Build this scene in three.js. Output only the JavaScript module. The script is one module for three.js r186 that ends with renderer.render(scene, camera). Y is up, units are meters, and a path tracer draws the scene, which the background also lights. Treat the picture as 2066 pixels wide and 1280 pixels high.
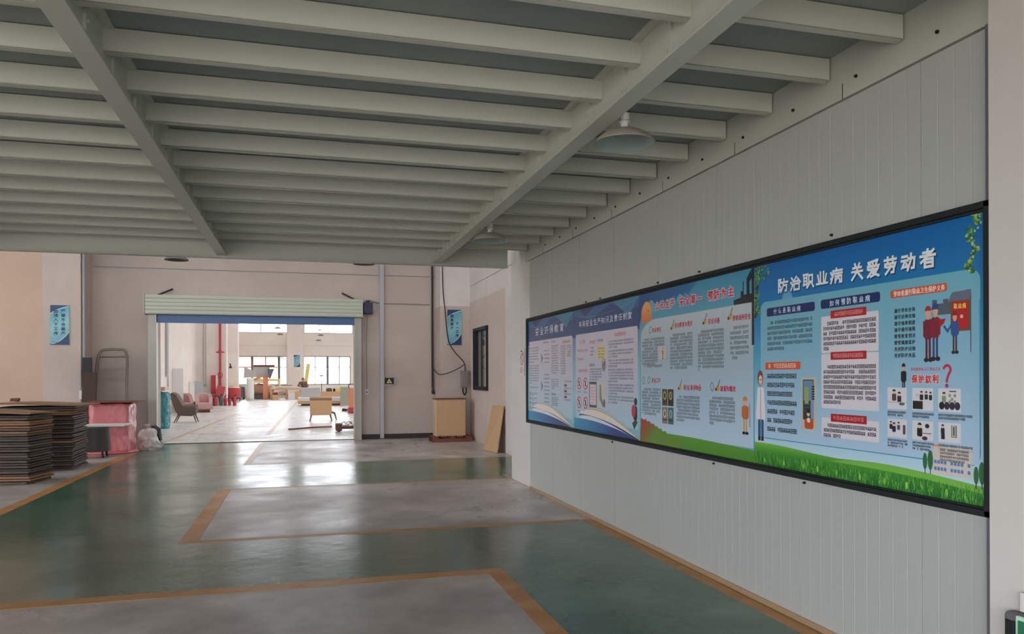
import * as THREE from 'three';
import { RoundedBoxGeometry } from 'three/addons/geometries/RoundedBoxGeometry.js';
import { mergeGeometries, mergeVertices } from 'three/addons/utils/BufferGeometryUtils.js';
import { MarchingCubes } from 'three/addons/objects/MarchingCubes.js';
import { createNoise3D } from 'simplex-noise';

// ---------------------------------------------------------------- camera, sky, exposure
const scene = new THREE.Scene();
const HORIZON = 758.3, FOCAL = 1536.4;
const camera = new THREE.PerspectiveCamera(2 * Math.atan(HORIZON / FOCAL) * 180 / Math.PI, 2066 / (2 * HORIZON), 0.05, 400);
camera.position.set(0, 1.5, 0);
camera.rotation.order = 'YXZ';
camera.rotation.set(0, -0.2675, -0.0032);
camera.setViewOffset(2066, 2 * HORIZON, 0, 0, 2066, 1280);

const renderer = new THREE.WebGLRenderer();
renderer.toneMapping = THREE.LinearToneMapping;
renderer.toneMappingExposure = 2.4;
renderer.shadowMap.enabled = true;

{ // bright overcast sky, slightly brighter towards the zenith
  const W = 64, H = 32, d = new Float32Array(W * H * 4);
  for (let y = 0; y < H; y++) for (let x = 0; x < W; x++) {
    const e = Math.max(0, Math.sin(((y + 0.5) / H - 0.5) * Math.PI)), k = 0.75 + 0.5 * e, i = (y * W + x) * 4;
    d[i] = 0.96 * k; d[i + 1] = 1.0 * k; d[i + 2] = 1.08 * k; d[i + 3] = 1;
  }
  const t = new THREE.DataTexture(d, W, H, THREE.RGBAFormat, THREE.FloatType);
  t.mapping = THREE.EquirectangularReflectionMapping; t.magFilter = THREE.LinearFilter; t.needsUpdate = true;
  scene.background = t;
  scene.backgroundIntensity = 4.0;
}

// ---------------------------------------------------------------- helpers
let seed = 7;
const rnd = () => { seed = (seed + 0x6d2b79f5) | 0; let t = Math.imul(seed ^ (seed >>> 15), 1 | seed); t = (t + Math.imul(t ^ (t >>> 7), 61 | t)) ^ t; return ((t ^ (t >>> 14)) >>> 0) / 4294967296; };
const rr = (a, b) => a + (b - a) * rnd();
const noise3 = createNoise3D(rnd);
const taken = new Map();
const numbered = (n) => { const k = taken.get(n) ?? 0; taken.set(n, k + 1); return k ? n + '_' + String(k).padStart(3, '0') : n; };
const merge = (l) => {
  const g = l.map((x) => { const y = x.index ? x.toNonIndexed() : x; for (const k of Object.keys(y.attributes)) if (!['position', 'normal', 'uv'].includes(k)) y.deleteAttribute(k); return y; });
  return g.length === 1 ? g[0] : mergeGeometries(g);
};
// box-projected texture coordinates in metres
function metres(g) {
  const p = g.attributes.position, n = g.attributes.normal, uv = new Float32Array(p.count * 2);
  for (let i = 0; i < p.count; i++) {
    const x = Math.abs(n.getX(i)), y = Math.abs(n.getY(i)), z = Math.abs(n.getZ(i));
    let a, b;
    if (y >= x && y >= z) { a = p.getX(i); b = p.getZ(i); } else if (x >= z) { a = p.getZ(i); b = p.getY(i); } else { a = p.getX(i); b = p.getY(i); }
    uv[2 * i] = a; uv[2 * i + 1] = b;
  }
  g.setAttribute('uv', new THREE.BufferAttribute(uv, 2));
  return g;
}
function mesh(name, geos, mat, parent = scene) {
  const g = metres(merge(Array.isArray(geos) ? geos : [geos]));
  const m = new THREE.Mesh(g, mat); m.name = numbered(name); m.castShadow = m.receiveShadow = true; parent.add(m); return m;
}
function struct(name, geos, mat, parent = scene) { const m = mesh(name, geos, mat, parent); if (parent === scene) m.userData.kind = 'structure'; return m; }
function thing(name, label, category, pos = [0, 0, 0], turn = 0, group) {
  const o = new THREE.Group(); o.name = numbered(name); o.position.set(...pos); o.rotation.y = turn; o.userData = { label, category };
  if (group) o.userData.group = group; scene.add(o); return o;
}
const tag = (o, label, category, group) => { Object.assign(o.userData, { label, category }); if (group) o.userData.group = group; return o; };
function dup(o, label, group) {
  const c = o.clone(); c.name = numbered(o.name.replace(/_\d{3}$/, ''));
  c.traverse((k) => { if (k !== c) k.name = numbered(k.name.replace(/_\d{3}$/, '')); });
  c.userData = { ...o.userData }; if (label) c.userData.label = label; if (group) c.userData.group = group; scene.add(c); return c;
}
const T = (g, x = 0, y = 0, z = 0, ry = 0, rx = 0, rz = 0) => { if (rz) g.rotateZ(rz); if (rx) g.rotateX(rx); if (ry) g.rotateY(ry); return g.translate(x, y, z); };
const bx = (x0, x1, y0, y1, z0, z1) => new THREE.BoxGeometry(x1 - x0, y1 - y0, Math.abs(z1 - z0)).translate((x0 + x1) / 2, (y0 + y1) / 2, (z0 + z1) / 2);
const rb = (x0, x1, y0, y1, z0, z1, r = 0.008, s = 2) => new RoundedBoxGeometry(x1 - x0, y1 - y0, Math.abs(z1 - z0), s, Math.min(r, 0.45 * Math.min(x1 - x0, y1 - y0, Math.abs(z1 - z0)))).translate((x0 + x1) / 2, (y0 + y1) / 2, (z0 + z1) / 2);
const cyl = (r, h, x, y, z, r2 = r, s = 20) => new THREE.CylinderGeometry(r2, r, h, s).translate(x, y + h / 2, z);
const V = (a) => new THREE.Vector3(...a);
const tube = (pts, r, seg = 40, rad = 8) => new THREE.TubeGeometry(new THREE.CatmullRomCurve3(pts.map(V), false, 'centripetal'), seg, r, rad);
function bar(a, b, r1, r2 = r1, s = 10) { // tapered round bar between two points
  const A = V(a), B = V(b), g = new THREE.CylinderGeometry(r2, r1, A.distanceTo(B), s);
  g.applyQuaternion(new THREE.Quaternion().setFromUnitVectors(new THREE.Vector3(0, 1, 0), B.clone().sub(A).normalize()));
  return g.translate((A.x + B.x) / 2, (A.y + B.y) / 2, (A.z + B.z) / 2);
}
function shapeOf(pts, holes = []) {
  const s = new THREE.Shape(pts.map((p) => new THREE.Vector2(...p)));
  for (const h of holes) s.holes.push(new THREE.Path(h.map((p) => new THREE.Vector2(...p))));
  return s;
}
const ext = (s, depth, o = {}) => new THREE.ExtrudeGeometry(s, { depth, bevelEnabled: false, ...o });
// outline given in (x, depth) lying on the floor, thickness upwards
const slab = (pts, y, t, holes = []) => ext(shapeOf(pts.map(([x, z]) => [x, z]), holes), t).rotateX(-Math.PI / 2).translate(0, y, 0);
function lathe(pts, s = 40) { return new THREE.LatheGeometry(pts.map((p) => new THREE.Vector2(...p)), s); }
// evenly subdivided box with rounded edges and a crumpled skin
function softBox(w, h, d, r, n, amp, f, off) {
  const g = mergeVertices((() => { const b = new THREE.BoxGeometry(w, h, d, n, n, n); b.deleteAttribute('uv'); b.deleteAttribute('normal'); return b; })()), p = g.attributes.position, v = new THREE.Vector3(), c = new THREE.Vector3();
  for (let i = 0; i < p.count; i++) {
    v.fromBufferAttribute(p, i); c.set(Math.max(-w / 2 + r, Math.min(w / 2 - r, v.x)), Math.max(-h / 2 + r, Math.min(h / 2 - r, v.y)), Math.max(-d / 2 + r, Math.min(d / 2 - r, v.z)));
    const q = v.clone().sub(c), l = q.length(); if (l > 0) q.multiplyScalar(r / l);
    const k = amp * (noise3(v.x * f + off, v.y * f * 0.6, v.z * f) + 0.6 * Math.abs(noise3(v.x * f * 2.6, v.y * f * 1.3 + off, v.z * f * 2.6)));
    v.copy(c).add(q).addScaledVector(q.normalize(), k); p.setXYZ(i, v.x, v.y, v.z);
  }
  g.computeVertexNormals(); g.setAttribute('uv', new THREE.BufferAttribute(new Float32Array(p.count * 2), 2)); return g;
}
function wobble(g, amp, f, off = 0, squash) { // uneven, crumpled surface
  g = mergeVertices((() => { g.deleteAttribute('uv'); g.deleteAttribute('normal'); return g; })());
  const p = g.attributes.position;
  for (let i = 0; i < p.count; i++) {
    const x = p.getX(i), y = p.getY(i), z = p.getZ(i);
    const k = amp * (noise3(x * f + off, y * f, z * f) + 0.5 * noise3(x * f * 2.3, y * f * 2.3 + off, z * f * 2.3));
    const l = Math.hypot(x, y, z) || 1;
    p.setXYZ(i, x + k * x / l, y + k * y / l, z + k * z / l);
  }
  g.computeVertexNormals(); g.setAttribute('uv', new THREE.BufferAttribute(new Float32Array(p.count * 2), 2));
  return g;
}

// ---------------------------------------------------------------- procedural textures
function fbmData(size, cells, oct, s0) { // tileable value noise
  const out = new Float32Array(size * size); let amp = 1, tot = 0;
  for (let o = 0; o < oct; o++) {
    const n = cells << o, g = new Float32Array(n * n); let s = s0 + o * 977;
    for (let i = 0; i < n * n; i++) { s = (Math.imul(s, 1664525) + 1013904223) | 0; g[i] = (s >>> 8) / 16777216; }
    for (let y = 0; y < size; y++) {
      const v = y / size * n, j = Math.floor(v), fy = v - j, ty = fy * fy * (3 - 2 * fy), j1 = (j + 1) % n;
      for (let x = 0; x < size; x++) {
        const u = x / size * n, i = Math.floor(u), fx = u - i, tx = fx * fx * (3 - 2 * fx), i1 = (i + 1) % n;
        const a = g[j * n + i] * (1 - tx) + g[j * n + i1] * tx, b = g[j1 * n + i] * (1 - tx) + g[j1 * n + i1] * tx;
        out[y * size + x] += amp * (a * (1 - ty) + b * ty);
      }
    }
    tot += amp; amp *= 0.55;
  }
  for (let i = 0; i < out.length; i++) out[i] /= tot;
  return out;
}
function tex(size, fn, rep, srgb) {
  const d = new Uint8Array(size * size * 4);
  for (let i = 0; i < size * size; i++) { const c = fn(i, i % size, Math.floor(i / size)); for (let k = 0; k < 3; k++) d[4 * i + k] = Math.max(0, Math.min(255, c[k])); d[4 * i + 3] = 255; }
  const t = new THREE.DataTexture(d, size, size); t.wrapS = t.wrapT = THREE.RepeatWrapping; t.magFilter = THREE.LinearFilter;
  t.repeat.set(...(Array.isArray(rep) ? rep : [rep, rep])); if (srgb) t.colorSpace = THREE.SRGBColorSpace; t.needsUpdate = true; return t;
}
const N1 = fbmData(1024, 6, 7, 11), N2 = fbmData(1024, 24, 5, 53), N3 = fbmData(512, 4, 6, 91);
const mix = (a, b, t) => a.map((v, i) => v + (b[i] - v) * t), ss = (a, b, x) => { const t = Math.min(1, Math.max(0, (x - a) / (b - a))); return t * t * (3 - 2 * t); };
const concreteMap = (a, b, light) => tex(1024, (i) => {
  const j = (i + 400123) % N1.length, t = ss(0.15, 0.85, N1[i]), k = 0.94 + 0.12 * N2[i], w = ss(0.55, 0.85, N2[j] * 0.5 + N1[j] * 0.5) * light;
  return mix(mix(a, b, t), [205, 198, 190], w).map((v) => v * k);
}, 0.31, true);
const floorBump = tex(1024, (i) => { const v = 255 * (0.75 * N1[i] + 0.25 * N2[i]); return [v, v, v]; }, 0.45);
const floorRough = tex(1024, (i) => { const v = 255 * (0.2 + 0.14 * ss(0.2, 0.8, N1[(i + 5000) % N1.length]) + 0.06 * N2[i]); return [v, v, v]; }, 0.23);
const waveBump = tex(1024, (i) => { const v = 255 * (0.6 * N1[i] + 0.4 * N2[(i + 777) % N2.length]); return [v, v, v]; }, [0.4, 0.4]);
const fineBump = tex(512, (i) => { const v = 255 * N3[i]; return [v, v, v]; }, 1.7);
const mottle = (a, b, rep) => tex(512, (i) => mix(a, b, ss(0.3, 0.7, N3[i])), rep, true);
const woodMap = (a, b, rep = [1.3, 0.6]) => tex(512, (i, x, y) => {
  const w = N3[(y >> 3) * 512 + x] + 0.4 * N3[y * 512 + ((x * 5) & 511)], r = 0.5 + 0.5 * Math.sin(x * 0.16 + 12 * w);
  return mix(a, b, 0.25 * r + 0.75 * N3[(y >> 4) * 512 + ((x * 3) & 511)]);
}, rep, true);

// ---------------------------------------------------------------- materials
const S = (o) => new THREE.MeshStandardMaterial(o);
const M = {
  concrete: S({ map: concreteMap([154, 145, 139], [206, 196, 189], 0.45), roughnessMap: floorRough, roughness: 1.15, bumpMap: floorBump, bumpScale: 0.004 }),
  green: S({ map: concreteMap([54, 92, 72], [88, 122, 98], 0.12), roughnessMap: floorRough, roughness: 0.72, bumpMap: waveBump, bumpScale: 0.004 }),
  pale: S({ map: concreteMap([196, 191, 185], [208, 203, 197], 0.12), roughnessMap: floorRough, roughness: 1.1, bumpMap: floorBump, bumpScale: 0.0012 }),
  yellow: S({ map: mottle([186, 126, 60], [200, 148, 88], 1.1), roughness: 0.4, bumpMap: floorBump, bumpScale: 0.003 }),
  faded: S({ map: mottle([176, 142, 106], [164, 148, 132], 1.3), roughness: 0.35 }),
  ground: S({ color: 0x9c968c, roughness: 0.9 }),
  wall: S({ map: mottle([193, 177, 166], [201, 185, 174], 0.35), roughness: 0.75, bumpMap: fineBump, bumpScale: 0.001 }),
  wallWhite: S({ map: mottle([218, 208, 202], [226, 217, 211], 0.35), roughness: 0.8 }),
  wallWarm: S({ map: mottle([205, 177, 155], [211, 185, 164], 0.35), roughness: 0.8 }),
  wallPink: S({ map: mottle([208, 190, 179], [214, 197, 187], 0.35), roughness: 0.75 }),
  farWall: S({ map: mottle([226, 214, 204], [232, 222, 213], 0.3), roughness: 0.8 }),
  panel: S({ color: 0xb9bab5, roughness: 0.4 }),
  column: S({ map: mottle([220, 213, 206], [226, 220, 214], 0.5), roughness: 0.6 }),
  steel: S({ color: 0xbfc0b3, roughness: 0.45 }),
  steelDark: S({ color: 0x9fa8a0, roughness: 0.5 }),
  deck: S({ map: mottle([136, 142, 138], [144, 150, 145], 0.4), roughness: 0.6 }),
  bolt: S({ color: 0x24262a, roughness: 0.5, metalness: 0.6 }),
  black: S({ color: 0x17181b, roughness: 0.5 }),
  frameDark: S({ color: 0x0c1618, roughness: 0.55 }),
  skirting: S({ color: 0x2e2523, roughness: 0.6 }),
  shutter: S({ color: 0xb8baa8, roughness: 0.4 }),
  blue: S({ color: 0x3f669c, roughness: 0.4 }),
  rail: S({ color: 0xaaa49a, roughness: 0.45, metalness: 0.3 }),
  purple: S({ color: 0x2a2248, roughness: 0.5 }),
  galv: S({ color: 0xa8a6a4, roughness: 0.35, metalness: 0.15 }),
  grayPlastic: S({ color: 0x8b837d, roughness: 0.5 }),
  white: S({ color: 0xe4e0da, roughness: 0.5 }),
  lampIn: S({ color: 0x88938e, roughness: 0.2 }), lampOut: S({ color: 0xb2a896, roughness: 0.4 }), lampDark: S({ color: 0x6a605a, roughness: 0.5 }),
  socket: S({ color: 0xe6e3da, roughness: 0.3 }),
  cable: S({ color: 0x33262a, roughness: 0.6 }),
  ply: S({ map: woodMap([208, 170, 128], [200, 160, 116]), roughness: 0.55 }),
  plyPale: S({ map: woodMap([224, 198, 170], [218, 190, 160]), roughness: 0.55 }),
  redWood: S({ map: woodMap([134, 78, 56], [110, 60, 44]), roughness: 0.7 }),
  board1: S({ map: mottle([150, 112, 80], [130, 96, 68], 2), roughness: 0.8 }),
  board2: S({ map: mottle([66, 54, 46], [46, 40, 36], 3), roughness: 0.6 }),
  board3: S({ map: mottle([92, 76, 64], [70, 58, 50], 3), roughness: 0.7 }),
  pink: new THREE.MeshPhysicalMaterial({ color: 0xe8848a, roughness: 0.35, clearcoat: 0.5, clearcoatRoughness: 0.3 }),
  darkFoam: S({ color: 0x4c3c34, roughness: 0.8 }),
  shell: S({ color: 0x4c4644, roughness: 0.5 }),
  bag: new THREE.MeshPhysicalMaterial({ color: 0xcfc4bc, roughness: 0.4, clearcoat: 0.3 }),
  tubeMetal: S({ color: 0x8a7f72, roughness: 0.4, metalness: 0.5 }),
  glass: new THREE.MeshPhysicalMaterial({ color: 0xffffff, roughness: 0.02, transmission: 1, thickness: 0, ior: 1.45 }),
  turq: new THREE.MeshPhysicalMaterial({ color: 0x3c8e98, roughness: 0.4, clearcoat: 0.4 }),
  pinkFabric: S({ color: 0xc29692, roughness: 0.9 }),
  brownFabric: S({ color: 0x6a5a52, roughness: 0.9 }),
  legWood: S({ color: 0x6a4a34, roughness: 0.6 }),
  red: S({ color: 0xb83a40, roughness: 0.4 }),
  orange: S({ color: 0xe09066, roughness: 0.6 }),
  orangeWood: S({ map: woodMap([206, 166, 124], [198, 156, 112]), roughness: 0.6 }),
  grey: S({ color: 0xb6b2b0, roughness: 0.7 }),
  greyDark: S({ color: 0x6d6a6c, roughness: 0.7 }),
  mirror: S({ color: 0xf4f4f4, roughness: 0.1, metalness: 0.9 }),
  cloth: S({ color: 0xded8d4, roughness: 0.9 }),
  yellowPlastic: S({ color: 0xe4d080, roughness: 0.5 }),
  greenLit: S({ color: 0xc4ecd2, roughness: 0.4 }),
};

// ---------------------------------------------------------------- the setting
// floor with its painted lanes and marking lines
struct('ground', bx(-120, 120, -0.3, -0.06, 120, -180), M.ground);
const floor = struct('floor', bx(-12.3, 9.3, -0.05, 0, 4.3, -55.3), M.concrete);
const fpart = (name, g, m) => mesh(name, g, m, floor);
const P1 = [[-2.35, -3.9], [1.47, -3.9], [1.47, 5.74], [-2.35, 5.74]], P2 = [[-1.085, 7.36], [2.906, 7.4], [2.906, 10.8], [-1.08, 10.8]];
fpart('painted_lane', slab([[-3.25, -3.9], [2.906, -3.9], [2.906, 11.2], [3.8, 11.2], [3.8, 13.66], [-0.87, 13.66], [-0.9, 18.34], [-3.2, 18.34]], 0, 0.0008, [P1.map(([x, z]) => [x, z === -3.9 ? -3.8 : z]), P2.slice().reverse()]), M.green);
fpart('painted_lane', slab([[-4.6, 18.38], [9, 18.38], [9, 55], [-4.6, 55]], 0, 0.0008), M.pale);
const yel = (x0, x1, z0, z1, m = M.yellow, dx = 0) => fpart('marking_line', slab([[x0, z0], [x1, z0], [x1 + dx, z1], [x0 + dx, z1]], 0.0002, 0.0013), m);
yel(-2.35, 1.48, 5.6, 5.75); yel(1.35, 1.48, -3.9, 5.6); yel(-1.09, -0.93, 7.36, 10.8); yel(-0.93, 2.76, 7.36, 7.47);
yel(-0.93, 3.0, 10.7, 10.8, M.faded); yel(-0.99, 3.79, 13.58, 13.66, M.faded); yel(-0.99, -0.87, 13.66, 17.95, M.faded, 0.05);
yel(-3.32, -3.17, -3.9, 18.2, M.yellow, 0.0); yel(2.78, 2.88, -3.9, 7.44);
yel(-3.1, -2.98, 19.2, 32.8, M.faded, 0.5); yel(-0.94, -0.82, 20.4, 50, M.faded, 0.6);
fpart('threshold_track', bx(-3.1, 1.16, 0, 0.012, -18.33, -18.39), M.skirting);

// hall walls
const H0 = 7.6;
const doorWall = struct('wall_far', ext(shapeOf([[-12.3, 0], [4.1, 0], [4.1, H0], [-12.3, H0]], [[[-3.1, -0.0], [-3.1, 2.87], [1.16, 2.87], [1.16, -0.0]].map(([x, y]) => [x, Math.max(y, 0.0005)])]), 0.28).translate(0, 0, -18.64), M.wall);
struct('wall_far_seam', [bx(-4.4, 3.09, 3.895, 3.91, -18.35, -18.362), bx(-12, -5.13, 3.895, 3.91, -18.35, -18.362), bx(-12, -5.13, 3.0, 3.01, -18.35, -18.362)], M.grayPlastic);
struct('baseboard_far', bx(1.33, 3.09, 0, 0.115, -18.33, -18.362), M.skirting);
// wall left of the pillar is faced in a warmer plaster
struct('wall_far_plaster', bx(-12, -5.13, 0, H0, -18.34, -18.36), M.wallWarm);
struct('pillar_left', rb(-5.13, -4.42, 0, H0, -17.5, -18.5, 0.012), M.wall);
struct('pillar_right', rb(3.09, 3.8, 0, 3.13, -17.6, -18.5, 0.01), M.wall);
struct('pillar_right_upper', rb(3.095, 3.806, 3.13, H0, -17.605, -18.5, 0.01), M.wallWhite);  // whiter than the pillar below: brighter light up here put into the colour
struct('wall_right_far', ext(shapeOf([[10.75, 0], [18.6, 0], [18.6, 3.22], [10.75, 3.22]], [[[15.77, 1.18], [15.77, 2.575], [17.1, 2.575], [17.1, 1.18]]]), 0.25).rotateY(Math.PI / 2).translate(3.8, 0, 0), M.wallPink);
struct('wall_right_far_upper', bx(3.804, 4.06, 3.22, H0, -9.7, -18.6), M.wallWhite);  // light falling on the upper wall is painted in as a whiter colour
struct('trim_1', rb(3.765, 3.805, 0, 3.22, -13.4, -14.22, 0.004, 1), M.wallWhite);
struct('wall_right_far_seam', bx(3.8, 3.806, 3.6, 3.612, -10.75, -17.6), M.grayPlastic);
struct('wall_office_back', ext(shapeOf([[10.5, 0], [18.7, 0], [18.7, 3.3], [10.5, 3.3]], [[[12, 0.9], [12, 2.8], [17.5, 2.8], [17.5, 0.9]]]), 0.2).rotateY(Math.PI / 2).translate(6.8, 0, 0), M.wallWhite);  // window opening added so daylight reaches the office
struct('wall_office_side', bx(4.05, 7.0, 0, 3.3, -10.5, -10.7), M.wallWhite);
struct('ceiling_office', bx(4.05, 7.0, 3.3, 3.4, -10.5, -18.7), M.wallWhite);
struct('wall_left', ext(shapeOf([[-4.3, 0], [18.6, 0], [18.6, H0], [-4.3, H0]], [[[-3, 0.9], [-3, 2.6], [3, 2.6], [3, 0.9]], [[5, 0.9], [5, 2.6], [13, 2.6], [13, 0.9]], [[11, 4.6], [11, 6.2], [16, 6.2], [16, 4.6]]]), 0.25).rotateY(Math.PI / 2).translate(-12.25, 0, 0), M.wall);  // unseen wall, windows put in for daylight from the left
struct('wall_back', ext(shapeOf([[-12.3, 0], [4.1, 0], [4.1, H0], [-12.3, H0]], [[[-11.5, 0.0005], [-11.5, 2.8], [2.6, 2.8], [2.6, 0.0005]], [[-11, 4.2], [-11, 6.8], [3, 6.8], [3, 4.2]]]), 0.25).translate(0, 0, 4.05), M.wall);  // unseen wall: doorway sized, upper windows added, for the daylight they bring in
struct('wall_right_upper', bx(3.0, 3.25, 3.4, H0, 4.3, -9.7), M.wall);
struct('roof', [bx(-12.4, 4.2, H0, H0 + 0.15, 4.4, -14.2), bx(-12.4, 4.2, H0, H0 + 0.15, -14.7, -18.7)], M.deck);
struct('added_skylight', bx(-12.4, 4.2, H0 + 0.02, H0 + 0.06, -14.2, -14.7), M.glass);  // glazed roof strip added to light the space before the door

// right wall: sandwich panels with fine ribs, each its own panel
const rightWall = struct('wall_right', bx(2.93, 3.0, 0, 3.3, 4.0, -9.7), M.column);
{
  const prof = [], W = 0.9495;
  for (let k = 0; k < 10; k++) { const a = 0.004 + k * 0.0944; prof.push([a, 0], [a + 0.086, 0], [a + 0.0885, -0.0009], [a + 0.0919, -0.0009]); }
  prof.push([W - 0.001, 0], [W, -0.002], [W, -0.02], [0.0005, -0.02]);
  const g = ext(shapeOf(prof), 3.02).rotateX(-Math.PI / 2).rotateY(Math.PI / 2); // runs along -z from 0, ribs on the -x side
  for (let k = 0; k < 14; k++) {
    const m = new THREE.Mesh(metres(g.clone().translate(2.907, 0.005, -9.7 + 0.95 * (k + 1) )), M.panel); m.name = numbered('wall_panel'); m.castShadow = m.receiveShadow = true;
    if (-9.7 + 0.95 * (k + 1) > 4.0) break;
    rightWall.add(m);
  }
  mesh('base_channel', bx(2.895, 2.93, 0, 0.035, 4.0, -9.7), M.faded, rightWall);
}
struct('column_far', rb(2.93, 3.5, 0, 3.3, -9.705, -10.72, 0.006), M.column);
struct('wall_right_end', bx(3.0, 3.85, 0, H0, -10.7, -10.74), M.wallWhite);
struct('column_near', rb(2.872, 3.6, 0, 3.3, -1.5, -2.645, 0.006), M.column);

// mezzanine deck overhead: soffit, main beams, joists
const ceiling = new THREE.Group(); ceiling.name = 'ceiling'; ceiling.userData.kind = 'structure'; scene.add(ceiling);
const DECK = 3.3, JB = 3.169;
mesh('deck_soffit', bx(-12, 3.25, DECK, DECK + 0.1, 4.04, -10.36), M.deck, ceiling);
{
  const rprof = (w, h, r) => { const s = new THREE.Shape(); s.moveTo(0, 0.0); s.lineTo(0, h); s.lineTo(w, h); s.lineTo(w, r); s.quadraticCurveTo(w, 0, w - r, 0); s.lineTo(r, 0); s.quadraticCurveTo(0, 0, 0, r); return s; };
  // profile x runs along depth (-z), extruded along x
  const joist = (x0, x1) => ext(rprof(0.055, DECK - JB - 0.005, 0.007), x1 - x0, { curveSegments: 4 }).rotateY(Math.PI / 2).translate(x0, JB, 0);
  const bays = [[-3.742, -0.998, 3.285], [-0.986, 1.755, 3.215], [1.767, 2.889, 3.145], [-12, -3.754, 3.285]];
  for (const [x0, x1, z0] of bays) {
    const g = metres(joist(x0, x1));
    for (let i = -8; i <= 12; i++) {
      const z = -(z0 + 0.55 * i); if (z < -10.26 || z > 3.98) continue;
      const m = new THREE.Mesh(g, M.steel); m.name = numbered('floor_joist'); m.position.z = z; m.castShadow = m.receiveShadow = true; ceiling.add(m);
    }
  }
  const plate = (x, s) => merge([bx(Math.min(x, x + 0.016 * s), Math.max(x, x + 0.016 * s), 3.052, DECK, 0.03, -0.03), ...[3.1, 3.17, 3.24].map((y) => T(new THREE.CylinderGeometry(0.008, 0.008, 0.008, 6), x + 0.018 * s, y, 0, 0, 0, Math.PI / 2))]);
  for (const xc of [-3.748, -0.992, 1.761]) {
    const b = mesh('main_beam', [bx(xc - 0.006, xc + 0.006, 3.05, DECK, 4.0, -10.28), rb(xc - 0.06, xc + 0.06, 3.036, 3.05, 4.0, -10.28, 0.003, 1), bx(xc - 0.06, xc + 0.06, DECK - 0.012, DECK, 4.0, -10.28)], M.steel, ceiling);
    const sides = [[-1, metres(plate(xc - 0.0062, -1).clone())], [1, metres(plate(xc + 0.0062, 1).clone())]];
    for (let i = -3; i <= 12; i++) for (const [s, g] of sides) {
      if (xc < -3 && s < 0) continue;
      const m = new THREE.Mesh(g, M.steel); m.name = numbered('stiffener_plate'); m.position.z = -(3.42 + 0.55 * i); if (m.position.z < -10.2) continue; m.castShadow = m.receiveShadow = true; b.add(m);
    }
  }
  mesh('edge_beam', [bx(-12, 2.76, 3.012, DECK + 0.1, -10.28, -10.3), rb(-12, 2.76, 3.005, 3.017, -10.24, -10.36, 0.003, 1)], M.steel, ceiling);
  const wb = mesh('wall_beam', [bx(2.9, 2.928, 3.035, DECK, 4.0, -9.9)], M.steel, ceiling);
  const bg = metres(T(new THREE.CylinderGeometry(0.009, 0.009, 0.012, 8), 2.896, 3.12, 0, 0, 0, Math.PI / 2));
  for (let i = -2; i <= 11; i++) { const m = new THREE.Mesh(bg, M.bolt); m.name = numbered('bolt'); m.position.z = -(2.94 + 0.55 * i); wb.add(m); }
  const jg = metres(bx(2.8985, 2.9, 3.035, 3.12, 0.002, -0.002));
  for (let i = 0; i < 6; i++) { const m = new THREE.Mesh(jg, M.bolt); m.name = numbered('joint_gap'); m.position.z = -(3.6 + 1.1 * i); wb.add(m); }
}

// far hall behind the roller door
struct('wall_left_hall', ext(shapeOf([[18.64, 0], [55, 0], [55, 9], [18.64, 9]]), 0.25).rotateY(Math.PI / 2).translate(-5.55, 0, 0), M.farWall)
struct('wall_left_hall_end', bx(-5.3, -4.6, 0, 9, -43.1, -55), M.farWall);
for (const [x, z] of [[-5.32, 42.4], [-4.62, 49.8]]) struct('pilaster', rb(x, -3.88, 0, 9, -z, -z - 0.75, 0.01), M.farWall);
struct('wall_right_hall', ext(shapeOf([[18.64, 0], [55, 0], [55, 9], [18.64, 9]], [20, 28, 36, 44].map((z) => [[z + 1, 1], [z + 1, 3.0], [z + 4, 3.0], [z + 4, 1]])), 0.25).rotateY(Math.PI / 2).translate(9, 0, 0), M.farWall);  // side windows added out of view to brighten the hall
struct('wall_hall_front', bx(4.1, 9.2, 0, 9, -18.4, -18.64), M.farWall);
struct('wall_hall_front_upper', bx(-12.3, 9.2, H0, 9.1, -18.4, -18.64), M.farWall);
const ZE = 55;
const wins = [[-4.35, -1.07, 0.9, 2.9], [0.0, 3.22, 0.9, 2.9]];
struct('wall_end', ext(shapeOf([[-4.9, 0], [9.2, 0], [9.2, 9], [-4.9, 9]], [
  ...wins.map(([a, b, c, d]) => [[a, c], [a, d], [b, d], [b, c]]), [[4.4, 0.9], [4.4, 2.9], [8.6, 2.9], [8.6, 0.9]],
  [[-4.5, 4.5], [-4.5, 6.6], [-1.05, 6.6], [-1.05, 4.5]], [[0.05, 4.5], [0.05, 6.6], [3.4, 6.6], [3.4, 4.5]], [[4.4, 4.5], [4.4, 6.6], [8.6, 6.6], [8.6, 4.5]]]), 0.25).translate(0, 0, -ZE - 0.25), M.farWall);
struct('pillar_end', rb(-1.08, 0.03, 0, 9, -54.5, -55.1, 0.01), M.farWall);
struct('wall_end_seam', [bx(-4.5, -1.08, 3.62, 3.64, -54.99, -55.003), bx(0.03, 3.4, 3.62, 3.64, -54.99, -55.003)], M.grey);
struct('roof_hall', [bx(-5.6, 9.3, 9, 9.15, -18.4, -23), ...[0, 1, 2, 3].map((k) => bx(-5.6, 9.3, 9, 9.15, -24.0 - 8 * k, -31 - 8 * k))], M.deck);
for (let k = 0; k < 4; k++) struct('added_skylight', bx(-5.6, 9.3, 9.02, 9.06, -23 - 8 * k, -24.0 - 8 * k), M.glass);  // glazed roof strips added to brighten the far hall
struct('roof_hall_end', bx(-5.6, 9.3, 9, 9.15, -55, -55.4), M.deck);

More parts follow.
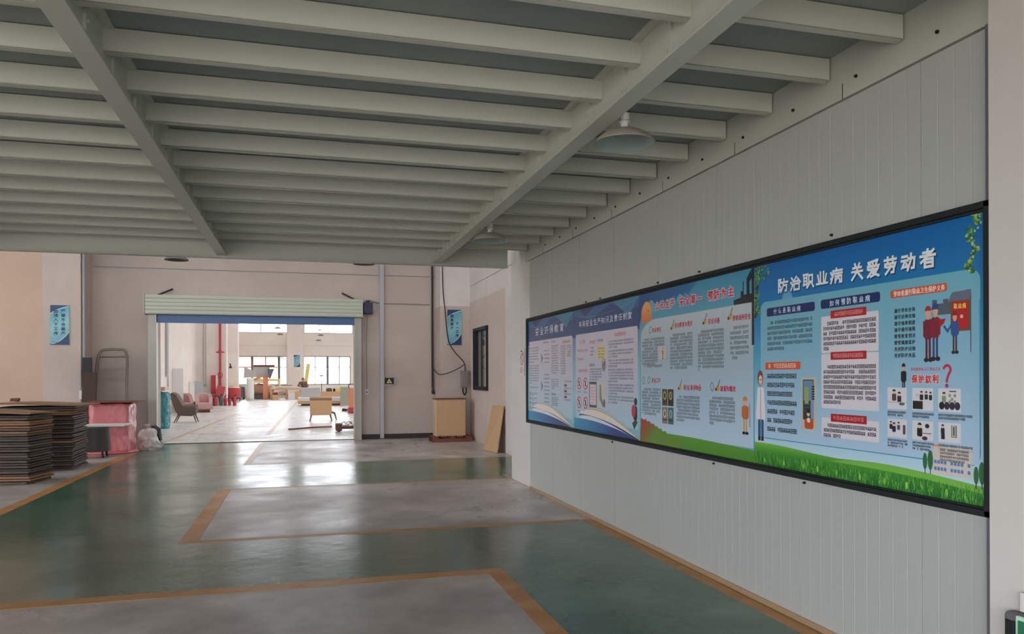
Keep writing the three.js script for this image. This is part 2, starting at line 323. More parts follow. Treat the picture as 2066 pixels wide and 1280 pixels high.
// window frames with mullions, transom and glass panes
function windowAt(n, z, x0, x1, y0, y1, verts, trans, m = M.greyDark, thickAt = []) {
  const g = new THREE.Group(); g.name = 'window_' + n; g.userData.kind = 'structure'; scene.add(g);
  const t = 0.03;
  mesh('window_frame', [bx(x0, x1, y0, y0 + 2 * t, z + 0.04, z - 0.04), bx(x0, x1, y1 - 2 * t, y1, z + 0.04, z - 0.04), bx(x0, x0 + 2 * t, y0, y1, z + 0.04, z - 0.04), bx(x1 - 2 * t, x1, y0, y1, z + 0.04, z - 0.04)], m, g);
  verts.forEach((x, i) => { const w = thickAt.includes(i) ? 0.075 : 0.028; mesh('mullion', bx(x - w, x + w, y0, y1, z + 0.05, z - 0.05), m, g); });
  if (trans) mesh('transom', bx(x0, x1, trans - t, trans + t, z + 0.045, z - 0.045), m, g);
  const xs = [x0, ...verts, x1], ys = trans ? [y0, trans, y1] : [y0, y1];
  for (let i = 0; i + 1 < xs.length; i++) for (let j = 0; j + 1 < ys.length; j++) mesh('pane', bx(xs[i] + 0.02, xs[i + 1] - 0.02, ys[j] + 0.02, ys[j + 1] - 0.02, z + 0.004, z - 0.004), M.glass, g);
  return g;
}
windowAt(2, -55.1, -4.35, -1.07, 0.9, 2.9, [-3.38, -2.5, -1.62], 2.14, M.greyDark, [0, 2]);
windowAt(3, -55.1, 0.0, 3.22, 0.9, 2.9, [0.8, 1.65, 2.45], 2.14, M.greyDark, [1]);
windowAt(4, -55.1, -4.5, -1.05, 4.5, 6.6, [-2.8], null, M.grey);
windowAt(5, -55.1, 0.05, 3.4, 4.5, 6.6, [1.7], null, M.grey);
// building seen through the end windows
const outB = thing('apartment_block', 'pale low building outside the end window of the far hall, mostly washed out by daylight', 'building', [-7, 0, -92]);
mesh('wall', bx(-9, 4.4, 0, 3.6, 2.5, -4), S({ color: 0xcf9f8c, roughness: 0.9 }), outB);
mesh('roof', ext(shapeOf([[-9.4, 0], [4.9, 0], [4.2, 0.9], [-8.8, 0.9]]), 7).translate(0, 3.6, -4.2), S({ color: 0x8d8a90, roughness: 0.9 }), outB);

// office window on the right wall
{
  const g = new THREE.Group(); g.name = 'window_1'; g.userData.kind = 'structure'; scene.add(g);
  const f = (z0, z1, y0, y1, x0 = 3.755, x1 = 3.86) => bx(x0, x1, y0, y1, -z0, -z1);
  mesh('window_frame', [f(15.77, 15.83, 1.18, 2.575), f(17.04, 17.1, 1.18, 2.575), f(15.77, 17.1, 1.18, 1.26), f(15.77, 17.1, 2.5, 2.575)], M.black, g);
  mesh('window_sash', [f(15.83, 15.89, 1.26, 2.5, 3.8, 3.83), f(16.42, 16.48, 1.26, 2.5, 3.8, 3.83)], M.black, g);
  mesh('window_sash', [f(16.38, 16.44, 1.26, 2.5, 3.835, 3.86), f(16.98, 17.04, 1.26, 2.5, 3.835, 3.86)], M.black, g);
  mesh('pane', f(15.89, 16.42, 1.26, 2.5, 3.812, 3.818), M.glass, g); mesh('pane', f(16.44, 16.98, 1.26, 2.5, 3.845, 3.851), M.glass, g);
}
tag(mesh('added_blind', Array.from({ length: 3 }, (_, i) => T(bx(-0.02, 0.02, 1.0, 2.6, 0.21, -0.21), 4.02, 0, -15.95 - 0.45 * i, 0.1)), M.white), 'pale blind strips added to brighten the panes of the black framed window', 'blind');  // blind added so the dark panes look brighter
struct('trim_2', bx(2.884, 2.906, 0, 3.03, -2.645, -2.668), S({ color: 0x6c6a6e, roughness: 0.6 }));  // dark strip painting the shadow in the gap between panels and column

// ---------------------------------------------------------------- roller door
{
  const d = new THREE.Group(); d.name = 'door_1'; d.userData.kind = 'structure'; scene.add(d);
  const zf = -17.98;
  for (let k = 0; k < 5; k++) { // front of the housing in rolled strips
    const y0 = 2.87 + k * 0.083, s = new THREE.Shape(); s.moveTo(0, 0.004); s.lineTo(0.012, 0.0); s.lineTo(0.02, 0.02); s.lineTo(0.02, 0.062); s.lineTo(0.012, 0.081); s.lineTo(0, 0.081);
    mesh('housing_slat', ext(s, 4.62).rotateY(-Math.PI / 2).translate(1.32, y0, zf - 0.02), M.shutter, d);
  }
  mesh('housing', [bx(-3.31, 1.33, 2.87, 3.29, zf - 0.021, -18.36), bx(1.32, 1.34, 2.86, 3.3, zf + 0.01, -18.36), bx(-3.33, -3.31, 2.86, 3.3, zf + 0.01, -18.36)], M.shutter, d);
  mesh('door_curtain', [bx(-3.1, 1.16, 2.72, 2.95, -18.2, -18.22), bx(-3.1, 1.16, 2.69, 2.725, -18.185, -18.235)], M.blue, d);
  for (const [a, b] of [[-3.28, -3.1], [1.16, 1.32]]) mesh('guide_rail', [rb(a, b, 0, 2.87, -18.16, -18.36, 0.006), bx(a + (a < 0 ? 0.15 : 0), a + (a < 0 ? 0.18 : 0.02), 0, 2.87, -18.13, -18.16)], M.rail, d);
  for (const [x, s] of [[-3.06, 1], [1.15, -1]]) mesh('support_arm', [bar([x, 3.29, -18.1], [x + 0.26 * s, 3.45, -18.34], 0.02), bx(x + 0.2 * s, x + 0.3 * s + 0.001, 3.42, 3.48, -18.33, -18.36)].slice(0, 1), M.cable, d);
  const mo = mesh('motor_box', rb(1.36, 1.57, 2.95, 3.22, -17.99, -18.22, 0.02), M.purple, d);
  mesh('motor_cover', cyl(0.05, 0.05, 1.46, 3.21, -18.1), M.purple, mo);
}
tag(mesh('switch_cable', tube([[1.46, 2.95, -18.2], [1.447, 2.4, -18.34], [1.45, 1.7, -18.35], [1.452, 1.2, -18.345]], 0.008), M.grayPlastic), 'thin grey cable hanging from the dark motor box beside the roller door', 'cable');
{
  const t = thing('switch_box', 'small pale push button box hanging at the end of the roller door cable', 'switch', [1.452, 1.12, -18.33]);
  mesh('case', rb(-0.035, 0.035, -0.06, 0.06, 0.02, -0.03, 0.01), M.white, t); mesh('button', T(cyl(0.018, 0.012, 0, 0, 0), 0, 0.0, 0.02, 0, Math.PI / 2), M.black, t);
}
tag(mesh('motor_cable', tube([[1.46, 3.26, -18.1], [1.5, 3.3, -18.3], [1.75, 3.24, -18.34], [2.4, 3.235, -18.35], [3.04, 3.225, -18.34]], 0.011), M.grayPlastic), 'grey cable running level along the wall from the door motor to the dark conduit', 'cable');

// pipes, conduits and boxes on the wall beside the door
tag(mesh('downpipe', [bx(1.76, 1.85, 0.02, 2.6, -18.27, -18.355), bx(1.757, 1.853, 0.72, 0.75, -18.265, -18.355), bx(1.755, 1.855, 2.6, H0, -18.262, -18.355)], M.galv), 'square silver downpipe running up the wall beside the small warning panel', 'pipe');
{
  const t = thing('warning_panel', 'small grey framed panel with a yellow triangle fixed beside the silver downpipe', 'sign', [1.98, 1.38, -18.3]);
  mesh('frame', [bx(-0.13, 0.13, 0.075, 0.1, 0.0, -0.06), bx(-0.13, 0.13, -0.1, -0.075, 0.0, -0.06), bx(-0.13, -0.11, -0.1, 0.1, 0, -0.06), bx(0.11, 0.13, -0.1, 0.1, 0, -0.06)], M.galv, t);
  mesh('plate', bx(-0.11, 0.11, -0.075, 0.075, -0.02, -0.05), M.black, t);
  mesh('warning_triangle', ext(shapeOf([[-0.065, -0.05], [0.065, -0.05], [0, 0.06]], [[[-0.014, -0.035], [0.014, -0.035], [0, 0.02]]]), 0.006).translate(0, 0, -0.019), M.yellowPlastic, t);
}
tag(mesh('conduit', [tube([[3.03, 7.5, -18.33], [3.03, 4, -18.33], [3.035, 1.2, -18.33], [3.04, 1.08, -18.325], [3.075, 1.06, -18.31]], 0.022, 60), cyl(0.034, 0.1, 3.035, 1.06, -18.33)], M.cable), 'dark vertical conduit with a black elbow at its foot above the pale wooden cabinet', 'pipe');
tag(mesh('conduit', [cyl(0.018, 6.4, 2.985, 1.2, -18.33)], M.rail), 'thin grey conduit running up the wall close beside the dark conduit', 'pipe');
tag(mesh('conduit', [cyl(0.03, 6.2, -4.385, 1.3, -17.56), bx(-4.415, -4.35, 1.22, 1.3, -17.5, -17.6)], M.galv), 'grey conduit running up the edge of the pillar beside the tubular frame', 'pipe');
{
  const t = thing('socket_box', 'small white socket box at the foot of the grey conduit on the pillar', 'socket', [-4.4, 1.13, -17.47]);
  mesh('case', rb(-0.05, 0.05, -0.09, 0.09, 0.02, -0.03, 0.01), M.white, t); for (const y of [0.05, -0.07]) mesh('clip', bx(0.05, 0.09, y, y + 0.02, 0.0, -0.02), M.white, t);
}
tag(mesh('power_cable', tube([[3.13, 7, -17.58], [3.14, 3.95, -17.58], [3.16, 3.4, -17.57], [3.2, 3.0, -17.56], [3.24, 2.55, -17.56], [3.3, 2.25, -17.55], [3.45, 2.02, -17.54], [3.6, 1.86, -17.52], [3.655, 1.75, -17.5], [3.655, 1.6, -17.52]], 0.012, 80), M.cable), 'black cable swinging down across the blue sign to the grey electrical box', 'cable');
tag(mesh('power_cable', tube([[3.05, 1.65, -18.3], [3.065, 1.56, -17.9], [3.068, 1.53, -17.6], [3.12, 1.53, -17.575], [3.3, 1.58, -17.54], [3.52, 1.68, -17.54], [3.64, 1.76, -17.53]], 0.01, 60), M.cable), 'thin cable sagging from the dark conduit towards the grey electrical box', 'cable');
{
  const t = thing('electrical_box', 'grey electrical box with a loop of black cable below it on the pillar', 'box', [3.645, 1.22, -17.5]);
  mesh('case', rb(-0.085, 0.085, 0, 0.4, 0.03, -0.09, 0.012), M.grayPlastic, t);
  mesh('lid', rb(-0.075, 0.075, 0.02, 0.38, 0.042, 0.028, 0.006), M.grayPlastic, t);
  mesh('cable_loop', tube([[-0.03, 0.02, -0.02], [-0.04, -0.08, -0.01], [0, -0.17, 0], [0.04, -0.08, 0], [0.03, 0.02, -0.02]], 0.017), M.black, t);
}

// ---------------------------------------------------------------- wooden cabinet on its pallet, leaning board
{
  const t = thing('wooden_cabinet', 'pale wooden cabinet standing on a red brown pallet in the corner', 'cabinet', [3.22, 0.13, -17.28], -0.02);
  mesh('body', [rb(-0.33, 0.36, 0.0, 0.83, 0.2, -0.22, 0.004, 1)], M.plyPale, t);
  mesh('front_panel', rb(-0.315, 0.35, 0.01, 0.815, 0.212, 0.2, 0.003, 1), M.ply, t);
  mesh('top', rb(-0.345, 0.375, 0.83, 0.855, 0.225, -0.23, 0.004, 1), M.redWood, t);
}
{
  const t = thing('wooden_pallet', 'low red brown wooden pallet under the pale cabinet', 'pallet', [3.26, 0, -17.26]);
  for (let k = 0; k < 5; k++) mesh('deck_board', bx(-0.46 + k * 0.19, -0.32 + k * 0.19, 0.105, 0.128, 0.27, -0.29), M.redWood, t);
  for (const z of [0.22, -0.01, -0.26]) mesh('stringer', bx(-0.46, 0.46, 0.03, 0.085, z + 0.045, z - 0.03), M.redWood, t);
  for (const z of [0.23, -0.26]) mesh('base_board', bx(-0.46, 0.46, 0.003, 0.03, z + 0.04, z - 0.04), M.redWood, t);
  for (const z of [0.22, -0.01, -0.26]) for (const x of [-0.4, 0, 0.38]) mesh('block', bx(x - 0.06, x + 0.06, 0.084, 0.106, z + 0.04, z - 0.03), M.redWood, t);
}
{ // sheet of plywood leaning on the side wall
  const p = [[3.50, 0.004, -14.9], [3.62, 0.004, -14.27], [3.785, 0.905, -14.36], [3.785, 0.885, -15.3]];
  const g = new THREE.BufferGeometry(), n = new THREE.Vector3(-0.95, 0.2, 0.19).multiplyScalar(0.018), a = p.map(V), b = a.map((v) => v.clone().add(n));
  const q = []; const quad = (A, B, C, D) => q.push(A, B, C, A, C, D);
  quad(b[0], b[1], b[2], b[3]); quad(a[3], a[2], a[1], a[0]);
  for (let i = 0; i < 4; i++) { const j = (i + 1) % 4; quad(a[i], a[j], b[j], b[i]); }
  g.setAttribute('position', new THREE.Float32BufferAttribute(q.flatMap((v) => v.toArray()), 3)); g.computeVertexNormals();
  tag(mesh('plywood_sheet', g, M.ply), 'bare plywood sheet leaning against the white wall under the black window', 'board');
}

// ---------------------------------------------------------------- stacks of dark sheets at the side
function sheetGeo(w, d, t, bend = 0, r = 0.025) {
  const s = new THREE.Shape(), a = w / 2, b = d / 2; s.moveTo(-a + r, -b); s.lineTo(a - r, -b); s.quadraticCurveTo(a, -b, a, -b + r); s.lineTo(a, b - r); s.quadraticCurveTo(a, b, a - r, b); s.lineTo(-a + r, b); s.quadraticCurveTo(-a, b, -a, b - r); s.lineTo(-a, -b + r); s.quadraticCurveTo(-a, -b, -a + r, -b);
  const g = ext(s, t, { curveSegments: 4 }).rotateX(-Math.PI / 2);
  if (!bend) return g;
  const b2 = new THREE.BoxGeometry(w, t, d, 16, 1, 6).translate(0, t / 2, 0), p = b2.attributes.position;
  for (let i = 0; i < p.count; i++) p.setY(i, p.getY(i) + bend * Math.cos(p.getX(i) / w * 5.2 + 0.6) + bend * 0.3 * Math.sin(p.getZ(i) / d * 4));
  b2.computeVertexNormals(); return b2;
}
const NTH = ['lowest', 'second', 'third', 'fourth', 'fifth', 'sixth', 'seventh', 'eighth', 'ninth', 'tenth', 'eleventh', 'twelfth', 'thirteenth', 'fourteenth', 'fifteenth', 'sixteenth', 'seventeenth', 'eighteenth', 'nineteenth', 'twentieth', 'twenty first', 'twenty second', 'twenty third', 'twenty fourth', 'twenty fifth', 'twenty sixth', 'twenty seventh', 'twenty eighth'];
function stack(which, n, cx, cz, w, d, h, turn, brown) {
  const gs = [0.8, 0.62].map((k) => sheetGeo(w, d, h / n * k)), first = {};
  let y = 0.004;
  for (let i = 0; i < n; i++) {
    const b = brown(i), k = (b ? 'b' : 'd') + (i % 2), label = (b ? 'brown faced' : 'dark edged') + ' flat sheet, ' + NTH[i] + ' up from the floor in the ' + which, group = 'sheets of the ' + which;
    const o = first[k] ? dup(first[k], label, group) : (first[k] = tag(mesh('fibre_sheet', gs[i % 2], b ? M.board1 : (i % 2 ? M.board2 : M.board3)), label, 'board', group));
    o.position.set(cx + rr(-0.022, 0.022), y, cz + rr(-0.022, 0.022)); o.rotation.set(rr(-0.004, 0.004), turn + rr(-0.025, 0.025), rr(-0.004, 0.004)); y += h / n;
  }
  return y;
}
const y1 = stack('front stack', 26, -4.207, -12.477, 1.14, 0.66, 0.97, -0.18, (i) => [1, 2, 19, 21, 22, 23].includes(i));
const cap1 = tag(mesh('fibre_sheet', sheetGeo(1.22, 0.74, 0.022, 0.02), M.board1), 'curved light brown sheet lying as the topmost of the front stack', 'board');
cap1.position.set(-4.2, y1 + 0.022, -12.477); cap1.rotation.y = -0.18;
const y2 = stack('second stack', 28, -4.16, -14.15, 1.14, 1.0, 1.03, 0.04, (i) => [12, 24, 25].includes(i));
const cap2 = tag(mesh('fibre_sheet', sheetGeo(1.7, 1.25, 0.02, 0.018), M.board1), 'large brown sheet overhanging as the topmost of the second stack', 'board');
cap2.position.set(-4.25, y2 + 0.02, -14.05); cap2.rotation.y = 0.03;
tag(mesh('wood_offcut', wobble(new THREE.BoxGeometry(0.12, 0.05, 0.08, 5, 3, 4), 0.012, 9, 3).translate(-4.52, y2 + 0.1, -14.1), M.redWood), 'small crumpled brown offcut lying on the large top sheet', 'offcut');

// pink wrapped bundle with boards, dark shell, bags and tubular frame
{
  const t = thing('wrapped_bundle', 'bundle wrapped in pink plastic film between the dark stacks and the roller door', 'bundle', [-3.66, 0, -16.75]);
  mesh('film', softBox(0.7, 0.97, 0.74, 0.06, 36, 0.014, 6, 1.3).translate(0, 0.49, 0), M.pink, t);
  mesh('film_skirt', wobble(new THREE.CylinderGeometry(0.42, 0.5, 0.035, 30, 2), 0.03, 6).translate(0, 0.02, 0.05), M.pink, t);
}
tag(mesh('brown_board', rb(-4.05, -3.1, 1.0, 1.022, -16.2, -16.95, 0.006, 1), M.redWood), 'thin brown board lying flat on top of the pink wrapped bundle', 'board');
tag(mesh('white_board', rb(-3.97, -3.24, 0.565, 0.6, -15.72, -16.36, 0.008, 1), M.white), 'white board lying level in front of the pink bundle on the dark shell', 'board');
{
  const t = thing('chair_shell', 'dark curved shell on short legs standing before the pink bundle', 'chair shell', [-3.78, 0, -15.75]);
  const g = new THREE.CylinderGeometry(0.27, 0.3, 0.44, 28, 4, true, -0.4, 3.2), q = new THREE.CylinderGeometry(0.25, 0.28, 0.44, 28, 4, true, -0.4, 3.2); q.index.array.reverse();
  mesh('shell', [g.translate(0, 0.34, 0), q.translate(0, 0.34, 0), T(new THREE.CylinderGeometry(0.27, 0.27, 0.02, 28), 0, 0.55, 0)], M.shell, t);
  for (const [x, z] of [[0.2, 0.14], [-0.2, 0.14], [0.2, -0.16], [-0.2, -0.16]]) mesh('leg', bar([x, 0, z], [x * 0.9, 0.16, z * 0.9], 0.02), M.black, t);
  mesh('seat_base', T(new THREE.CylinderGeometry(0.28, 0.24, 0.05, 28), 0, 0.15, 0), M.black, t);
}
{
  const mk = (r, sx, sy, sz, off, amp = 0.12) => { const g = wobble(new THREE.IcosahedronGeometry(1, 24), amp, 0.8, off); g.scale(r * sx, r * sy, r * sz); const p = g.attributes.position; let lo = 9; for (let i = 0; i < p.count; i++) { if (p.getY(i) < -0.5 * r * sy) p.setY(i, -0.5 * r * sy); lo = Math.min(lo, p.getY(i)); } g.computeVertexNormals(); return g.translate(0, -lo, 0); };
  const knot = (h) => T(wobble(new THREE.ConeGeometry(0.06, 0.1, 14, 3, false), 0.012, 14, 5), 0, h, 0, 0, Math.PI);
  const b1 = thing('rubbish_bag', 'full white plastic bag standing against the pink bundle', 'bag', [-3.17, 0, -17.5]); mesh('sack', mk(0.25, 0.85, 1.15, 0.8, 2.2), M.bag, b1); mesh('knot', knot(0.45), M.bag, b1);
  const b2 = thing('rubbish_bag', 'slumped white plastic bag on the floor by the door rail', 'bag', [-3.02, 0, -17.08], 0.6); mesh('sack', mk(0.2, 1.05, 0.8, 0.75, 7.7, 0.14), M.bag, b2); mesh('knot', T(knot(0), 0.17, 0.1, 0.02, 0, 0, -1.2), M.bag, b2);
  const b3 = thing('rubbish_bag', 'black plastic bag tucked behind the white bags', 'bag', [-3.12, 0, -17.98]); mesh('sack', mk(0.2, 0.8, 1.5, 0.7, 12.1), M.black, b3); mesh('knot', knot(0.38), M.black, b3);
}
tag(mesh('foam_slab', T(bx(-0.13, 0.13, 0, 1.6, 0.03, -0.03), -4.24, 0, -17.3, 0, -0.06), M.darkFoam), 'tall dark brown foam panel leaning against the pillar', 'panel');
tag(mesh('foam_slab', T(bx(-0.07, 0.1, 0, 1.9, 0.02, -0.02), -4.3, 0, -17.39, 0, -0.02), M.black), 'narrow black panel standing behind the brown foam panel', 'panel');
{
  const t = thing('tubular_frame', 'bare tubular metal frame standing upside down against the wall beside the roller door', 'frame', [-3.95, 0, -17.95]);
  mesh('outer_tube', tube([[-0.36, 0.02, 0.12], [-0.33, 1.2, 0], [-0.28, 1.92, -0.1], [-0.22, 2.06, -0.12], [-0.1, 2.09, -0.13], [0.1, 2.09, -0.13], [0.22, 2.08, -0.13], [0.27, 1.98, -0.12], [0.29, 1.4, -0.02], [0.33, 0.02, 0.12]], 0.026, 120), M.tubeMetal, t);
  mesh('cross_tube', bar([-0.275, 1.93, -0.1], [0.265, 1.935, -0.1], 0.02), M.tubeMetal, t);
  mesh('inner_tube', tube([[-0.335, 0.7, 0.03], [-0.3, 1.4, -0.06], [-0.285, 1.75, -0.1], [-0.27, 1.95, -0.12]], 0.018, 30), M.tubeMetal, t);
  mesh('lower_tube', bar([-0.34, 0.6, 0.07], [0.31, 0.6, 0.07], 0.018), M.tubeMetal, t);
}

// ---------------------------------------------------------------- pendant lamps
function lamp(label, x, z, top, s = 1, rod = DECK, dark = false) {
  const t = thing('pendant_lamp', label, 'lamp', [x, top, z], 0);
  mesh('stem', cyl(0.012, rod - top - 0.001, 0, 0, 0), M.socket, t);
  mesh('socket', lathe([[0.0, 0.0], [0.03, 0], [0.032, -0.004], [0.032, -0.035], [0.026, -0.038], [0.026, -0.044], [0.036, -0.048], [0.036, -0.056], [0.022, -0.06], [0.024, -0.085], [0.04, -0.1]].map(([a, b]) => [a * s, b * s])), M.socket, t);
  mesh('shade', lathe([[0.036, -0.098], [0.046, -0.104], [0.09, -0.108], [0.12, -0.122], [0.16, -0.15], [0.184, -0.178], [0.188, -0.184], [0.188, -0.187]].map(([a, b]) => [a * s, b * s]), 56), dark ? M.lampDark : M.lampOut, t);
  mesh('reflector', lathe([[0.188, -0.187], [0.183, -0.186], [0.157, -0.156], [0.118, -0.128], [0.09, -0.114], [0.04, -0.11]].map(([a, b]) => [a * s, b * s]), 56), dark ? M.lampDark : M.lampIn, t);
  return t;
}
lamp('white enamel pendant lamp nearest the camera, under the joists beside the notice board wall', 1.92, -4.36, 3.12);
lamp('white enamel pendant lamp further off under the joists, towards the roller door', 1.92, -7.88, 3.12);
lamp('pendant lamp rim showing below the mezzanine edge, above the left end of the roller door', -2.0, -13.5, 3.6, 1, H0, true);
lamp('pendant lamp rim showing below the mezzanine edge, above the right end of the roller door', 1.03, -13.5, 3.64, 1, H0, true);

// ---------------------------------------------------------------- emergency exit fixture on the near column
{
  const t = thing('exit_sign', 'grey emergency exit fitting with a green running man sign low on the near column', 'sign', [2.87, 0.3, -2.42]);
  mesh('housing', rb(-0.06, 0, -0.06, 0.217, 0.17, -0.105, 0.022, 3), M.greyDark, t);
  mesh('lamp_window', rb(-0.066, -0.055, 0.0, 0.185, -0.045, -0.09, 0.008, 2), M.black, t);
  mesh('sign_plate', rb(-0.075, -0.058, -0.06, 0.215, 0.18, -0.032, 0.004, 1), M.greenLit, t);
  mesh('sign_field', bx(-0.078, -0.0745, -0.045, 0.2, 0.165, -0.018), S({ color: 0x2f7a55, roughness: 0.4 }), t);
  const man = [bar([0, 0.105, -0.02], [0, 0.04, 0.005], 0.016), bar([0, 0.1, -0.025], [0, 0.075, -0.06], 0.009), bar([0, 0.1, -0.02], [0, 0.07, 0.03], 0.009), bar([0, 0.04, 0.005], [0, 0.005, -0.03], 0.011), bar([0, 0.04, 0.005], [0, 0.01, 0.045], 0.011), new THREE.SphereGeometry(0.018, 12, 8).translate(0, 0.128, -0.03)];
  mesh('running_man', man.map((g) => g.toNonIndexed().scale(0.12, 1.25, 1.1).translate(-0.079, 0.01, 0.065)), M.greenLit, t);
  tag(mesh('wall_plate', rb(2.845, 2.87, 0.52, 0.6, -2.2, -2.476, 0.004, 1), M.white), 'pale blank plate on the near column just above the exit fitting', 'plate');
}

